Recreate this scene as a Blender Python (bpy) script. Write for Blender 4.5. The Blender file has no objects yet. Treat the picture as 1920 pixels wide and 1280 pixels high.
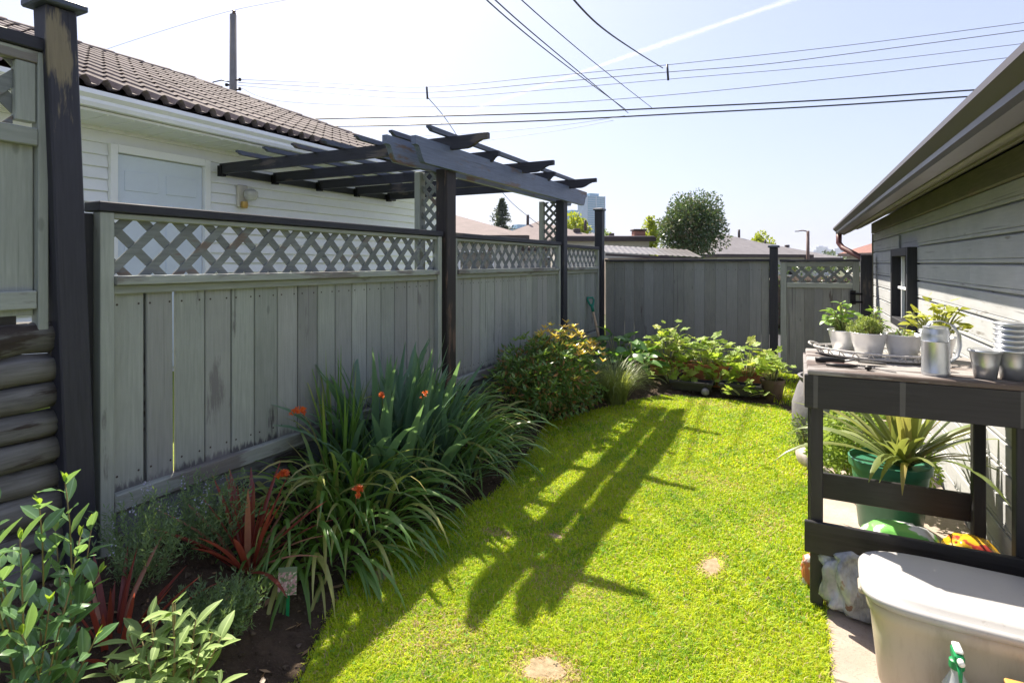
import bpy, bmesh, math, random
import numpy as np
from mathutils import Vector, Matrix, Quaternion
R = math.radians
rnd = random.Random(11)
nrg = np.random.default_rng(5)
scene = bpy.context.scene
COL = scene.collection

# ------------------------------------------------------------------ camera
cam_d = bpy.data.cameras.new('camera'); cam = bpy.data.objects.new('camera', cam_d); COL.objects.link(cam)
cam.location = (0, 0, 1.5)
YAW = R(26.63)
cam.rotation_euler = (R(90), 0, YAW)
cam_d.sensor_width = 36; cam_d.lens = 20.0
cam_d.shift_y = -147/1920
cam_d.clip_start = 0.05; cam_d.clip_end = 40000
scene.camera = cam

# ------------------------------------------------------------------ light
SUN = Vector((-1.5, 1.3, 2.4)).normalized()
elev = math.asin(SUN.z); azim = math.atan2(SUN.x, SUN.y)
world = bpy.data.worlds.new('World'); scene.world = world; world.use_nodes = True
wn = world.node_tree; wn.nodes.clear()
sky = wn.nodes.new('ShaderNodeTexSky'); sky.sky_type = 'NISHITA'; sky.sun_disc = False
sky.sun_elevation = elev; sky.sun_rotation = azim
sky.air_density = 1.0; sky.dust_density = 2.4; sky.ozone_density = 1.2; sky.altitude = 50
bg = wn.nodes.new('ShaderNodeBackground'); bg.inputs['Strength'].default_value = 0.069
wo = wn.nodes.new('ShaderNodeOutputWorld')
veil = wn.nodes.new('ShaderNodeMix'); veil.data_type = 'RGBA'; veil.inputs[0].default_value = .45     # thin even summer haze over the clear sky
veil.inputs[7].default_value = (5.1, 5.5, 8.3, 1)
wn.links.new(sky.outputs[0], veil.inputs[6]); wn.links.new(veil.outputs[2], bg.inputs['Color']); wn.links.new(bg.outputs[0], wo.inputs['Surface'])
sl = bpy.data.lights.new('sun', 'SUN'); sl.energy = 5.0; sl.angle = R(0.53); sl.color = (1, .91, .78)
so = bpy.data.objects.new('sun', sl); COL.objects.link(so); so.location = SUN*30
so.rotation_euler = SUN.to_track_quat('Z', 'Y').to_euler()
vs = scene.view_settings
vs.view_transform = 'Standard'; vs.look = 'None'; vs.gamma = 1; vs.use_curve_mapping = False
vs.exposure = 1.3

# ------------------------------------------------------------------ object helpers
WL = {}
def thing(name, label, cat, loc=(0,0,0), rotz=0, group=None):
    o = bpy.data.objects.new(name, None); COL.objects.link(o)
    o.empty_display_size = .1
    o.location = loc; o.rotation_euler = (0, 0, rotz)
    o['label'] = label; o['category'] = cat
    if group: o['group'] = group
    WL[o] = Vector(loc)
    return o
def tag(o, label, cat, group=None):
    o['label'] = label; o['category'] = cat
    if group: o['group'] = group
    return o
def link(name, me, mat=None, parent=None, loc=(0,0,0), rot=None, scale=None, local=False, kind=None):
    """loc is a world position unless local=True (then it is in the parent's frame)."""
    o = bpy.data.objects.new(name, me); COL.objects.link(o)
    if mat is not None and len(me.materials) == 0: me.materials.append(mat)
    loc = Vector(loc); w = loc
    if parent is not None:
        o.parent = parent
        if not local: loc = loc - WL[parent]
        else: w = loc + WL[parent]
    o.location = loc; WL[o] = w
    if rot is not None:
        if isinstance(rot, Quaternion): o.rotation_mode = 'QUATERNION'; o.rotation_quaternion = rot
        else: o.rotation_euler = rot
    if scale is not None: o.scale = scale if hasattr(scale, '__len__') else (scale,)*3
    if kind: o['kind'] = kind
    return o
def mesh(name, v, f, smooth=False):
    me = bpy.data.meshes.new(name); me.from_pydata([tuple(p) for p in v], [], f); me.update()
    if smooth: me.polygons.foreach_set('use_smooth', [True]*len(me.polygons))
    return me
def np_mesh(name, V, tris, smooth=False, col=None):
    """large triangle mesh from arrays"""
    me = bpy.data.meshes.new(name); n = len(V); m = len(tris)
    me.vertices.add(n); me.vertices.foreach_set('co', np.ascontiguousarray(V, dtype=np.float32).ravel())
    me.loops.add(m*3); me.loops.foreach_set('vertex_index', np.ascontiguousarray(tris, dtype=np.int32).ravel())
    me.polygons.add(m)
    me.polygons.foreach_set('loop_start', np.arange(0, m*3, 3, dtype=np.int32))
    if smooth: me.polygons.foreach_set('use_smooth', np.ones(m, dtype=bool))
    me.update(calc_edges=True)
    if col is not None:
        a = me.color_attributes.new('tint', 'FLOAT_COLOR', 'POINT')
        c = np.ones((n, 4), dtype=np.float32); c[:, :3] = col
        a.data.foreach_set('color', c.ravel())
    return me
def box_me(sx, sy, sz, bev=.003):
    x, y, z = sx/2, sy/2, sz/2
    if bev <= 0:
        v = [(-x,-y,-z),(x,-y,-z),(x,y,-z),(-x,y,-z),(-x,-y,z),(x,-y,z),(x,y,z),(-x,y,z)]
        return mesh('box', v, [(0,3,2,1),(4,5,6,7),(0,1,5,4),(1,2,6,5),(2,3,7,6),(3,0,4,7)])
    bm = bmesh.new(); bmesh.ops.create_cube(bm, size=1, matrix=Matrix.Diagonal((sx, sy, sz, 1)))
    bmesh.ops.bevel(bm, geom=bm.edges[:], offset=min(bev, .3*min(sx, sy, sz)), segments=1, affect='EDGES', profile=.5)
    me = bpy.data.meshes.new('box'); bm.to_mesh(me); bm.free(); return me
def box(name, x0, x1, y0, y1, z0, z1, mat, parent=None, bev=.003, rot=None, kind=None):
    return link(name, box_me(abs(x1-x0), abs(y1-y0), abs(z1-z0), bev), mat, parent,
                ((x0+x1)/2, (y0+y1)/2, (z0+z1)/2), rot, kind=kind)
def prism_vf(poly, t, axis):
    """poly: 2-D outline; extruded by +-t/2 along axis. axis 'x': poly=(y,z); 'y': (x,z); 'z': (x,y)"""
    n = len(poly); v = []
    for s in (-t/2, t/2):
        for a, b in poly:
            v.append((s, a, b) if axis == 'x' else (a, s, b) if axis == 'y' else (a, b, s))
    f = [tuple(range(n))[::-1], tuple(range(n, 2*n))] + [(i, (i+1) % n, n+(i+1) % n, n+i) for i in range(n)]
    return v, f
def fix(me):
    bm = bmesh.new(); bm.from_mesh(me); bmesh.ops.recalc_face_normals(bm, faces=bm.faces[:]); bm.to_mesh(me); bm.free(); return me
def prism(name, poly, t, axis, mat, parent, loc, rot=None):
    return link(name, fix(mesh(name, *prism_vf(poly, t, axis))), mat, parent, loc, rot)
def tube_vf(pts, rad, seg=8, caps=True):
    pts = [Vector(p) for p in pts]; n = len(pts); v = []; f = []
    rads = rad if hasattr(rad, '__len__') else [rad]*n
    up = None
    for i, p in enumerate(pts):
        d = (pts[min(i+1, n-1)] - pts[max(i-1, 0)]).normalized()
        if up is None: up = d.orthogonal().normalized()
        up = (up - d*up.dot(d)).normalized(); s = d.cross(up)
        for k in range(seg):
            a = 2*math.pi*k/seg; v.append(p + (up*math.cos(a) + s*math.sin(a))*rads[i])
    for i in range(n-1):
        for k in range(seg):
            a = i*seg+k; b = i*seg+(k+1) % seg; f.append((a, b, b+seg, a+seg))
    if caps: f.append(tuple(range(seg))[::-1]); f.append(tuple(range((n-1)*seg, n*seg)))
    return v, f
def tube(name, pts, rad, mat, parent=None, seg=8, smooth=True, org=None):
    org = Vector(org if org is not None else pts[0])
    v, f = tube_vf([Vector(p)-org for p in pts], rad, seg)
    return link(name, mesh(name, v, f, smooth), mat, parent, org)
def lathe_vf(prof, seg=24, sx=1, sy=1):
    v = []; f = []; n = len(prof)
    for r, z in prof:
        for k in range(seg):
            a = 2*math.pi*k/seg; v.append((r*math.cos(a)*sx, r*math.sin(a)*sy, z))
    for i in range(n-1):
        for k in range(seg):
            a = i*seg+k; b = i*seg+(k+1) % seg; f.append((a, b, b+seg, a+seg))
    if prof[0][0] > 1e-4: f.append(tuple(range(seg))[::-1])
    if prof[-1][0] > 1e-4: f.append(tuple(range((n-1)*seg, n*seg)))
    return v, f
def lathe(name, prof, mat, parent, loc, seg=24, sx=1, sy=1, rot=None, smooth=True):
    me = mesh(name, *lathe_vf(prof, seg, sx, sy), smooth=smooth)
    if smooth:
        try: me.set_sharp_from_angle(angle=R(40))
        except Exception: pass
    return link(name, me, mat, parent, loc, rot)
def join_vf(parts):
    V = []; F = []
    for v, f in parts:
        o = len(V); V += [tuple(p) for p in v]; F += [tuple(i+o for i in q) for q in f]
    return V, F
def bear(u, d):
    """ground position for a compass bearing (given as image column) and a depth along the view axis"""
    l = (u-960)/1067*d
    return Vector((l*math.cos(YAW)-d*math.sin(YAW), l*math.sin(YAW)+d*math.cos(YAW), 0))
def hgt(v, d): return 1.5-(v-493)/1067*d

# ------------------------------------------------------------------ material helpers
class NT:
    def __init__(s, name):
        s.m = bpy.data.materials.new(name); s.m.use_nodes = True; s.t = s.m.node_tree; s.t.nodes.clear()
        s.out = s.t.nodes.new('ShaderNodeOutputMaterial')
    def n(s, typ, **kw):
        nd = s.t.nodes.new('ShaderNode'+typ)
        for k, v in kw.items():
            if k.startswith('_'): setattr(nd, k[1:], v)
            else:
                key = k if isinstance(k, int) else (int(k[1:]) if k[0] == 'i' and k[1:].isdigit() else k.replace('_', ' '))
                s.set(nd.inputs[key], v)
        return nd
    def set(s, inp, v):
        if isinstance(v, bpy.types.NodeSocket): s.t.links.new(v, inp)
        elif isinstance(v, bpy.types.Node): s.t.links.new(v.outputs[0], inp)
        else:
            if hasattr(v, '__len__') and len(v) == 3 and inp.type == 'RGBA': v = (*v, 1)
            inp.default_value = v
    def math(s, op, a, b=0.0, clamp=False):
        nd = s.t.nodes.new('ShaderNodeMath'); nd.operation = op; nd.use_clamp = clamp
        s.set(nd.inputs[0], a); s.set(nd.inputs[1], b); return nd.outputs[0]
    def mix(s, f, a, b, blend='MIX'):
        nd = s.t.nodes.new('ShaderNodeMix'); nd.data_type = 'RGBA'; nd.blend_type = blend
        s.set(nd.inputs[0], f); s.set(nd.inputs[6], a); s.set(nd.inputs[7], b); return nd.outputs[2]
    def ramp(s, f, lo, hi):
        nd = s.t.nodes.new('ShaderNodeMapRange'); s.set(nd.inputs[0], f); nd.inputs[1].default_value = lo; nd.inputs[2].default_value = hi
        return nd.outputs[0]
    def vmul(s, a, b):
        nd = s.t.nodes.new('ShaderNodeVectorMath'); nd.operation = 'MULTIPLY'; s.set(nd.inputs[0], a); s.set(nd.inputs[1], b); return nd.outputs[0]
    def vadd(s, a, b):
        nd = s.t.nodes.new('ShaderNodeVectorMath'); nd.operation = 'ADD'; s.set(nd.inputs[0], a); s.set(nd.inputs[1], b); return nd.outputs[0]
    def noise(s, vec, scale, detail=4, rough=.55):
        nd = s.t.nodes.new('ShaderNodeTexNoise'); s.set(nd.inputs['Vector'], vec); nd.inputs['Scale'].default_value = scale
        nd.inputs['Detail'].default_value = detail; nd.inputs['Roughness'].default_value = rough; return nd.outputs[0]
    def bump(s, h, strength=.3, dist=.01):
        nd = s.t.nodes.new('ShaderNodeBump'); s.set(nd.inputs['Height'], h); nd.inputs['Strength'].default_value = strength
        nd.inputs['Distance'].default_value = dist; return nd.outputs[0]
    def bsdf(s, color, rough=.7, normal=None, metal=0.0, spec=.4, **kw):
        p = s.t.nodes.new('ShaderNodeBsdfPrincipled'); s.set(p.inputs['Base Color'], color); s.set(p.inputs['Roughness'], rough)
        s.set(p.inputs['Metallic'], metal); s.set(p.inputs['Specular IOR Level'], spec)
        if normal is not None: s.set(p.inputs['Normal'], normal)
        for k, v in kw.items(): s.set(p.inputs[k.replace('_', ' ')], v)
        return p.outputs[0]
    def done(s, sh): s.t.links.new(sh, s.out.inputs['Surface']); return s.m
    def objvec(s, spread=37.0):
        tc = s.n('TexCoord'); oi = s.n('ObjectInfo')
        c = s.n('CombineXYZ'); s.set(c.inputs[0], s.math('MULTIPLY', oi.outputs['Random'], spread))
        s.set(c.inputs[1], s.math('MULTIPLY', oi.outputs['Random'], spread*1.7)); s.set(c.inputs[2], s.math('MULTIPLY', oi.outputs['Random'], spread*.6))
        return s.vadd(tc.outputs['Object'], c.outputs[0]), oi.outputs['Random']

def wood(name, c1, c2, axis, wear=None, wearcol=(.3,.25,.2), rough=.75, fine=90, spec=.3, vary=.25, alt=None, low=None, nails=None):
    """painted or bare wood with grain along an axis; wear = share of the surface where paint has gone;
    low=(z, height, colour): flaking band near the ground end of the piece (object space)"""
    k = NT(name); v, r = k.objvec()
    st = {'x': (.06, 1, 1), 'y': (1, .06, 1), 'z': (1, 1, .06)}[axis]
    g = k.noise(k.vmul(v, st), fine, 5, .6)
    big = k.noise(v, 3.2, 4, .6)
    med = k.noise(k.vmul(v, tuple(.25 if e < 1 else 1 for e in st)), 14, 4, .65)
    c = k.mix(k.ramp(g, .3, .72), c1, c2)
    c = k.mix(k.math('MULTIPLY', k.ramp(big, .35, .75), .35), c, tuple(e*.62 for e in c1))
    c = k.mix(k.math('MULTIPLY', k.ramp(med, .55, .75), .12), c, tuple(min(1, e*1.35) for e in c2))
    # checks along the grain and a few knots
    ck = k.noise(k.vmul(v, tuple(.02 if e < 1 else 1 for e in st)), 34, 3, .5)
    c = k.mix(k.math('MULTIPLY', k.ramp(ck, .66, .70), .55), c, tuple(e*.3 for e in c1))
    vo = k.t.nodes.new('ShaderNodeTexVoronoi'); k.set(vo.inputs['Vector'], k.vmul(v, tuple(.4 if e < 1 else 1 for e in st))); vo.inputs['Scale'].default_value = 6.5
    c = k.mix(k.math('MULTIPLY', k.ramp(vo.outputs['Distance'], .085, .05), .45), c, tuple(e*.45 for e in c1))
    if wear:
        wm = k.noise(k.vmul(v, tuple(.12 if e < 1 else 1 for e in st)), 11, 6, .7)
        wb = k.noise(v, 2.3, 3, .5)
        msk = k.ramp(k.math('ADD', k.math('MULTIPLY', wm, .55), k.math('MULTIPLY', wb, .45)), .62-wear, .66-wear)
        wc = k.mix(g, wearcol, tuple(e*.45 for e in wearcol))
        c = k.mix(msk, c, wc)
    if low:
        tc = k.n('TexCoord'); sx = k.n('SeparateXYZ', i0=tc.outputs['Object'])
        fl = k.noise(k.vmul(v, (1, 1, .15)), 60, 5, .7)
        hm = k.ramp(sx.outputs[2], low[0]+low[1], low[0])
        c = k.mix(k.ramp(k.math('MULTIPLY', hm, fl), .3, .42), c, low[2])
    if alt: c = k.mix(k.math('MULTIPLY', k.ramp(k.math('FRACT', k.math('MULTIPLY', r, 13.7)), .35, .9), .55), c, k.mix(k.ramp(g, .3, .72), tuple(e*.85 for e in alt), alt))
    if nails:    # (axis index across the board, offset across, offset along z): rusty nail heads
        tn = k.n('TexCoord'); sp = k.n('SeparateXYZ', i0=tn.outputs['Object'])
        e1 = k.math('SUBTRACT', k.math('ABSOLUTE', sp.outputs[nails[0]]), nails[1]); e2 = k.math('SUBTRACT', k.math('ABSOLUTE', sp.outputs[2]), nails[2])
        dn = k.math('SQRT', k.math('ADD', k.math('MULTIPLY', e1, e1), k.math('MULTIPLY', e2, e2)))
        c = k.mix(k.ramp(dn, .0058, .0038), c, (.05,.035,.028))
    br = k.math('ADD', k.math('MULTIPLY', r, vary), 1-vary/2)
    hs = k.n('HueSaturation', Color=c, Value=br)
    nm = k.bump(k.math('ADD', k.math('MULTIPLY', g, .7), k.math('MULTIPLY', med, .5)), .35, .004)
    return k.done(k.bsdf(hs.outputs[0], rough, nm, spec=spec))

def plain(name, c, rough=.6, metal=0.0, var=.12, scale=12, bump=.1, spec=.4, c2=None, **kw):
    k = NT(name); v, r = k.objvec()
    a = k.noise(v, scale, 5, .6); b = k.noise(v, scale*6, 4, .6)
    f = k.math('ADD', k.math('MULTIPLY', a, .7), k.math('MULTIPLY', b, .3))
    col = k.mix(k.ramp(f, .3, .7), tuple(e*(1-var) for e in c), c2 if c2 else tuple(min(1, e*(1+var)) for e in c))
    rg = k.math('ADD', k.math('MULTIPLY', a, .15), rough-.07)
    return k.done(k.bsdf(col, rg, k.bump(b, bump, .003), metal, spec, **kw))

def leafmat(name, ca, cb, cc=None, transl=.4, rough=.45, spec=.4, tcol=None, bump=0.0, islands=True, tip=None, rib=None):
    """thin leaf: reflects one tone, passes a warmer one; tone varies from leaf to leaf"""
    k = NT(name); oi = k.n('ObjectInfo')
    if islands:
        ge = k.n('NewGeometry'); r = k.math('FRACT', k.math('ADD', ge.outputs['Random Per Island'], k.math('MULTIPLY', oi.outputs['Random'], 7.31)))
    else: r = oi.outputs['Random']
    c = k.mix(r, ca, cb)
    if cc is not None:
        c = k.mix(k.ramp(k.math('FRACT', k.math('MULTIPLY', r, 17.7)), .8, .84), c, cc)
    tc = k.n('TexCoord'); ns = k.noise(tc.outputs['Object'], 60, 3)
    c = k.mix(k.math('MULTIPLY', ns, .35), c, tuple(e*.6 for e in ca))
    if rib:      # paler midrib and edge along the blade
        sx = k.n('SeparateXYZ', i0=tc.outputs['Object']); ab = k.math('ABSOLUTE', sx.outputs[0])
        c = k.mix(k.math('MULTIPLY', k.ramp(ab, rib, rib*.3), .55), c, tuple(min(1, e*1.7+.08) for e in cb))
        c = k.mix(k.math('MULTIPLY', k.noise(k.vmul(tc.outputs['Object'], (1,6,1)), 35, 3), .25), c, tuple(e*1.5 for e in cb))
    if tip:      # dry brown towards the end of some leaves
        ln = k.n('VectorMath', _operation='LENGTH'); k.set(ln.inputs[0], tc.outputs['Object'])
        f_ = k.math('MULTIPLY', k.ramp(k.math('ADD', ln.outputs['Value'], k.math('MULTIPLY', ns, .1)), tip[0], tip[0]+.12), k.ramp(r, .55, .8))
        c = k.mix(k.math('MULTIPLY', f_, .6), c, tip[1])
    nm = k.bump(ns, bump, .002) if bump else None
    p = k.bsdf(c, rough, nm, spec=spec)
    t = k.n('BsdfTranslucent'); k.set(t.inputs[0], k.mix(.5, c, tcol if tcol else (min(1, cb[0]*1.9), min(1, cb[1]*1.9), cb[2]*.6)))
    mx = k.n('MixShader', i0=transl); k.t.links.new(p, mx.inputs[1]); k.t.links.new(t.outputs[0], mx.inputs[2])
    return k.done(mx.outputs[0])

# ------------------------------------------------------------------ materials
GREY1, GREY2 = (.255,.277,.240), (.34,.362,.318)
M = {}
for ax in 'xyz':
    M['grey_'+ax] = wood('grey_paint_'+ax, GREY1, GREY2, ax, wear=.012, wearcol=(.16,.15,.14))
    M['black_'+ax] = wood('black_paint_'+ax, (.018,.019,.024), (.032,.033,.041), ax, wear=.035, wearcol=(.12,.10,.085), spec=.4, rough=.6)
    M['beam_'+ax] = wood('blueblack_beam_'+ax, (.045,.055,.08), (.085,.10,.135), ax, wear=.05, wearcol=(.13,.085,.06), spec=.45, rough=.5)
M['grey_board'] = wood('grey_board_paint', GREY1, GREY2, 'z', wear=.02, wearcol=(.15,.145,.14), low=(-.44,.10,(.075,.075,.08)), alt=(.275,.27,.26), nails=(1,.045,.37), vary=.34)
M['grey_board_brown'] = wood('grey_board_brownish', (.19,.20,.18), (.26,.262,.235), 'z', wear=.015, wearcol=(.14,.12,.1), alt=(.24,.25,.245), nails=(0,.045,.62))
M['grey_worn'] = wood('grey_rail_worn', GREY1, GREY2, 'y', wear=.13, wearcol=(.24,.225,.2))
M['kick'] = wood('kick_board_dark', (.12,.13,.135), (.17,.18,.18), 'y', wear=.09, wearcol=(.06,.05,.045))
M['post_worn'] = wood('black_post_worn', (.021,.021,.028), (.036,.036,.047), 'z', wear=.052, wearcol=(.24,.20,.12), spec=.4, rough=.6)
M['post_brown'] = wood('brown_black_post', (.02,.017,.016), (.04,.032,.028), 'z', wear=.11, wearcol=(.16,.1,.07), rough=.6)
M['log'] = wood('weathered_log', (.105,.10,.09), (.215,.21,.195), 'y', wear=.075, wearcol=(.07,.055,.045), fine=60, rough=.85)
M['lattice'] = wood('lattice_slat_grey', (.13,.145,.138), (.215,.23,.22), 'y', wear=.06, wearcol=(.2,.16,.13))  # slat grey made darker in the colour to show them backlit
M['garage_grey'] = wood('garage_siding_paint', (.42,.43,.435), (.49,.50,.50), 'y', wear=.01, wearcol=(.3,.28,.25), vary=.1)
M['garage_trim'] = wood('garage_olive_trim', (.16,.155,.11), (.22,.21,.16), 'y', wear=.01, vary=.1)
M['bench'] = wood('bench_black_stain', (.017,.016,.017), (.028,.027,.028), 'x', wear=.03, wearcol=(.07,.06,.055), spec=.45, rough=.5)
M['bench_z'] = wood('bench_black_stain_z', (.017,.016,.018), (.03,.029,.032), 'z', wear=.03, wearcol=(.07,.06,.055), spec=.45, rough=.5)
M['bench_top'] = wood('bench_top_worn', (.23,.215,.205), (.36,.34,.325), 'x', wear=.12, wearcol=(.16,.125,.11), rough=.8)
M['gutter'] = plain('brown_gutter_paint', (.085,.072,.07), .38, var=.12, scale=4, bump=.04, spec=.5)
M['white_metal'] = plain('white_gutter_paint', (.84,.86,.88), .35, var=.04, scale=3, bump=.02)
M['vinyl'] = plain('white_vinyl_siding', (.84,.855,.88), .5, var=.05, scale=2.5, bump=.02)
M['white_paint'] = plain('white_door_paint', (.88,.89,.90), .4, var=.03, scale=4, bump=.02)
k = NT('window_glass_dark'); M['glass'] = k.done(k.bsdf((.02,.022,.025), .05, spec=.6))
M['dark'] = plain('dark_interior', (.01,.01,.01), .9)

def soil_mat():
    k = NT('garden_soil'); tc = k.n('TexCoord'); v = tc.outputs['Object']
    a = k.noise(v, 9, 6, .7); b = k.noise(v, 70, 4, .7); d = k.noise(v, 2, 3)
    c = k.mix(k.ramp(a, .35, .7), (.055,.038,.026), (.12,.085,.06))
    c = k.mix(k.ramp(b, .6, .75), c, (.19,.145,.11)); c = k.mix(k.math('MULTIPLY', d, .3), c, (.03,.028,.014))
    return k.done(k.bsdf(c, .95, k.bump(k.math('ADD', k.math('MULTIPLY', a, 1.5), b), .9, .03), spec=.15))
M['soil'] = soil_mat()
def turf_mat(name, c1, c2, c3):
    k = NT(name); tc = k.n('TexCoord'); v = tc.outputs['Object']
    a = k.noise(v, 1.6, 4, .6); b = k.noise(v, 55, 4, .7)
    c = k.mix(k.ramp(b, .35, .65), c1, c2); c = k.mix(k.math('MULTIPLY', k.ramp(a, .45, .7), .6), c, c3)
    return k.done(k.bsdf(c, .9, k.bump(b, .8, .02), spec=.15))
M['turf'] = turf_mat('lawn_thatch', (.24,.33,.025), (.38,.47,.04), (.42,.38,.12))
M['far_ground'] = turf_mat('far_ground', (.07,.08,.04), (.10,.11,.06), (.12,.11,.09))
M['ngrass'] = turf_mat('neighbour_grass', (.17,.24,.03), (.30,.36,.05), (.32,.31,.12))
def paver_mat():
    k = NT('concrete_paver'); v, r = k.objvec()
    a = k.noise(v, 5, 5, .65); b = k.noise(v, 120, 3, .7); s = k.noise(v, 1.5, 4, .6)
    c = k.mix(k.ramp(a, .3, .7), (.36,.29,.24), (.47,.40,.34)); c = k.mix(k.ramp(b, .55, .75), c, (.24,.19,.16))
    c = k.mix(k.math('MULTIPLY', k.ramp(s, .5, .7), .4), c, (.3,.22,.17))
    h = k.n('HueSaturation', Color=c, Value=k.math('ADD', k.math('MULTIPLY', r, .2), .9))
    return k.done(k.bsdf(h.outputs[0], .9, k.bump(k.math('ADD', a, b), .4, .006), spec=.2))
M['paver'] = paver_mat()
def tile_mat():
    k = NT('concrete_roof_tile'); v, r = k.objvec(); a = k.noise(v, 8, 5, .65); b = k.noise(v, 60, 3)
    c = k.mix(k.ramp(a, .3, .7), (.152,.122,.107), (.238,.20,.178)); c = k.mix(k.ramp(b, .6, .8), c, (.12,.10,.09))
    h = k.n('HueSaturation', Color=c, Value=k.math('ADD', k.math('MULTIPLY', r, .3), .85))
    return k.done(k.bsdf(h.outputs[0], .85, k.bump(b, .2, .004), spec=.2))
M['tile'] = tile_mat()

# ------------------------------------------------------------------ ground, lawn, beds
def struct(o): o['kind'] = 'structure'; return o
LAWN = [(-1.2,-.3),(-1.5,1.2),(-1.59,1.48),(-1.70,1.68),(-1.88,2.04),(-1.93,2.3),(-1.87,2.61),(-1.76,3.23),(-1.88,4.08),
        (-2.10,4.95),(-1.93,5.4),(-1.63,6.03),(-1.35,6.5),(-1.05,6.6),(-.6,6.58),(-.2,6.54),(-.04,6.2),(.0,5.6),(.045,4.7),(.10,4.0),(.11,-.3)]
def inside(px, py, poly):
    px = np.asarray(px); py = np.asarray(py); r = np.zeros(px.shape, bool); n = len(poly)
    for i in range(n):
        x1, y1 = poly[i]; x2, y2 = poly[(i+1) % n]
        if y1 == y2: continue
        c = ((y1 > py) != (y2 > py)) & (px < (x2-x1)*(py-y1)/(y2-y1)+x1); r ^= c
    return r
def edge_dist(px, py, poly):
    d = np.full(px.shape, 9.0); n = len(poly)
    for i in range(n):
        a = np.array(poly[i]); b = np.array(poly[(i+1) % n]); ab = b-a
        t = np.clip(((px-a[0])*ab[0]+(py-a[1])*ab[1])/(ab@ab), 0, 1)
        d = np.minimum(d, np.hypot(px-a[0]-t*ab[0], py-a[1]-t*ab[1]))
    return d
gv = 6000
struct(link('ground', mesh('ground', [(-gv,-gv,-.06),(gv,-gv,-.06),(gv,gv,-.06),(-gv,gv,-.06)], [(0,1,2,3)]), M['far_ground']))
def lump(x, y, s): return (np.sin(x*3.1*s+1.3)*np.sin(y*2.7*s+.4)+.6*np.sin(x*7.3*s-y*5.1*s)+.4*np.sin(x*13.7*s+y*11.9*s+2))/2
def bed_height(x, y):
    x = np.asarray(x, float); y = np.asarray(y, float)
    ins = inside(x, y, LAWN); d = edge_dist(x, y, LAWN)
    t = np.clip(d/.75, 0, 1); t = t*t*(3-2*t)
    top = np.where(x < -1.2, np.where(y < 5, .26, .26-.05*np.clip(y-5, 0, 3)), .07)
    z = np.where(ins, -.03, .004+t*top+.014*lump(x, y, 2.3)*np.clip(d*8, 0, 1)+.008*lump(x, y, 7)*np.clip(d*8, 0, 1))
    return z
gx = np.arange(-2.62, .12, .035); gy = np.arange(-.6, 8.28, .035)
X, Y = np.meshgrid(gx, gy, indexing='ij'); Z = bed_height(X, Y)
Z = np.where((X > -.3) & (Y > 6.6), np.minimum(Z, .012+.012*lump(X, Y, 3)), Z)
Z += nrg.normal(0, .0035, Z.shape)*(Z > 0)
V = np.stack([X, Y, Z], -1).reshape(-1, 3); ny = len(gy)
i = (np.arange(len(gx)-1)[:, None]*ny+np.arange(ny-1)[None, :]).ravel()
T = np.concatenate([np.stack([i, i+ny, i+ny+1], 1), np.stack([i, i+ny+1, i+1], 1)])
struct(link('flower_bed', np_mesh('flower_bed', V, T, True), M['soil']))
bm = bmesh.new(); bm.faces.new([bm.verts.new((x, y, 0)) for x, y in LAWN]); bmesh.ops.triangulate(bm, faces=bm.faces[:])
me = bpy.data.meshes.new('lawn'); bm.to_mesh(me); bm.free()
struct(link('lawn', me, M['turf']))
struct(box('neighbour_yard', -14, -2.72, -4, 9.3, -.05, .45, M['ngrass'], bev=0))
struct(link('back_lane', mesh('lane', [(-40,9.6,-.045),(40,9.6,-.045),(40,13.5,-.045),(-40,13.5,-.045)], [(0,1,2,3)]),
            plain('lane_asphalt', (.07,.07,.072), .9, scale=3)))
# paving slabs beside the garage, each its own piece
pav = struct(link('path', mesh('path', [(.095,-.2,-.02),(.87,-.2,-.02),(.87,8.2,-.02),(.095,8.2,-.02)], [(0,1,2,3)]), M['soil']))
for i in range(13):
    for j in range(2):
        y0 = .55+i*.6; x0 = .105+j*.385
        o = box('paving_slab', x0, x0+.375, y0, y0+.588, -.04, .006+rnd.uniform(-.004,.004), M['paver'], pav, bev=.006)
        o.rotation_euler = (rnd.uniform(-.004,.004), rnd.uniform(-.006,.006), rnd.uniform(-.008,.008))

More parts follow.
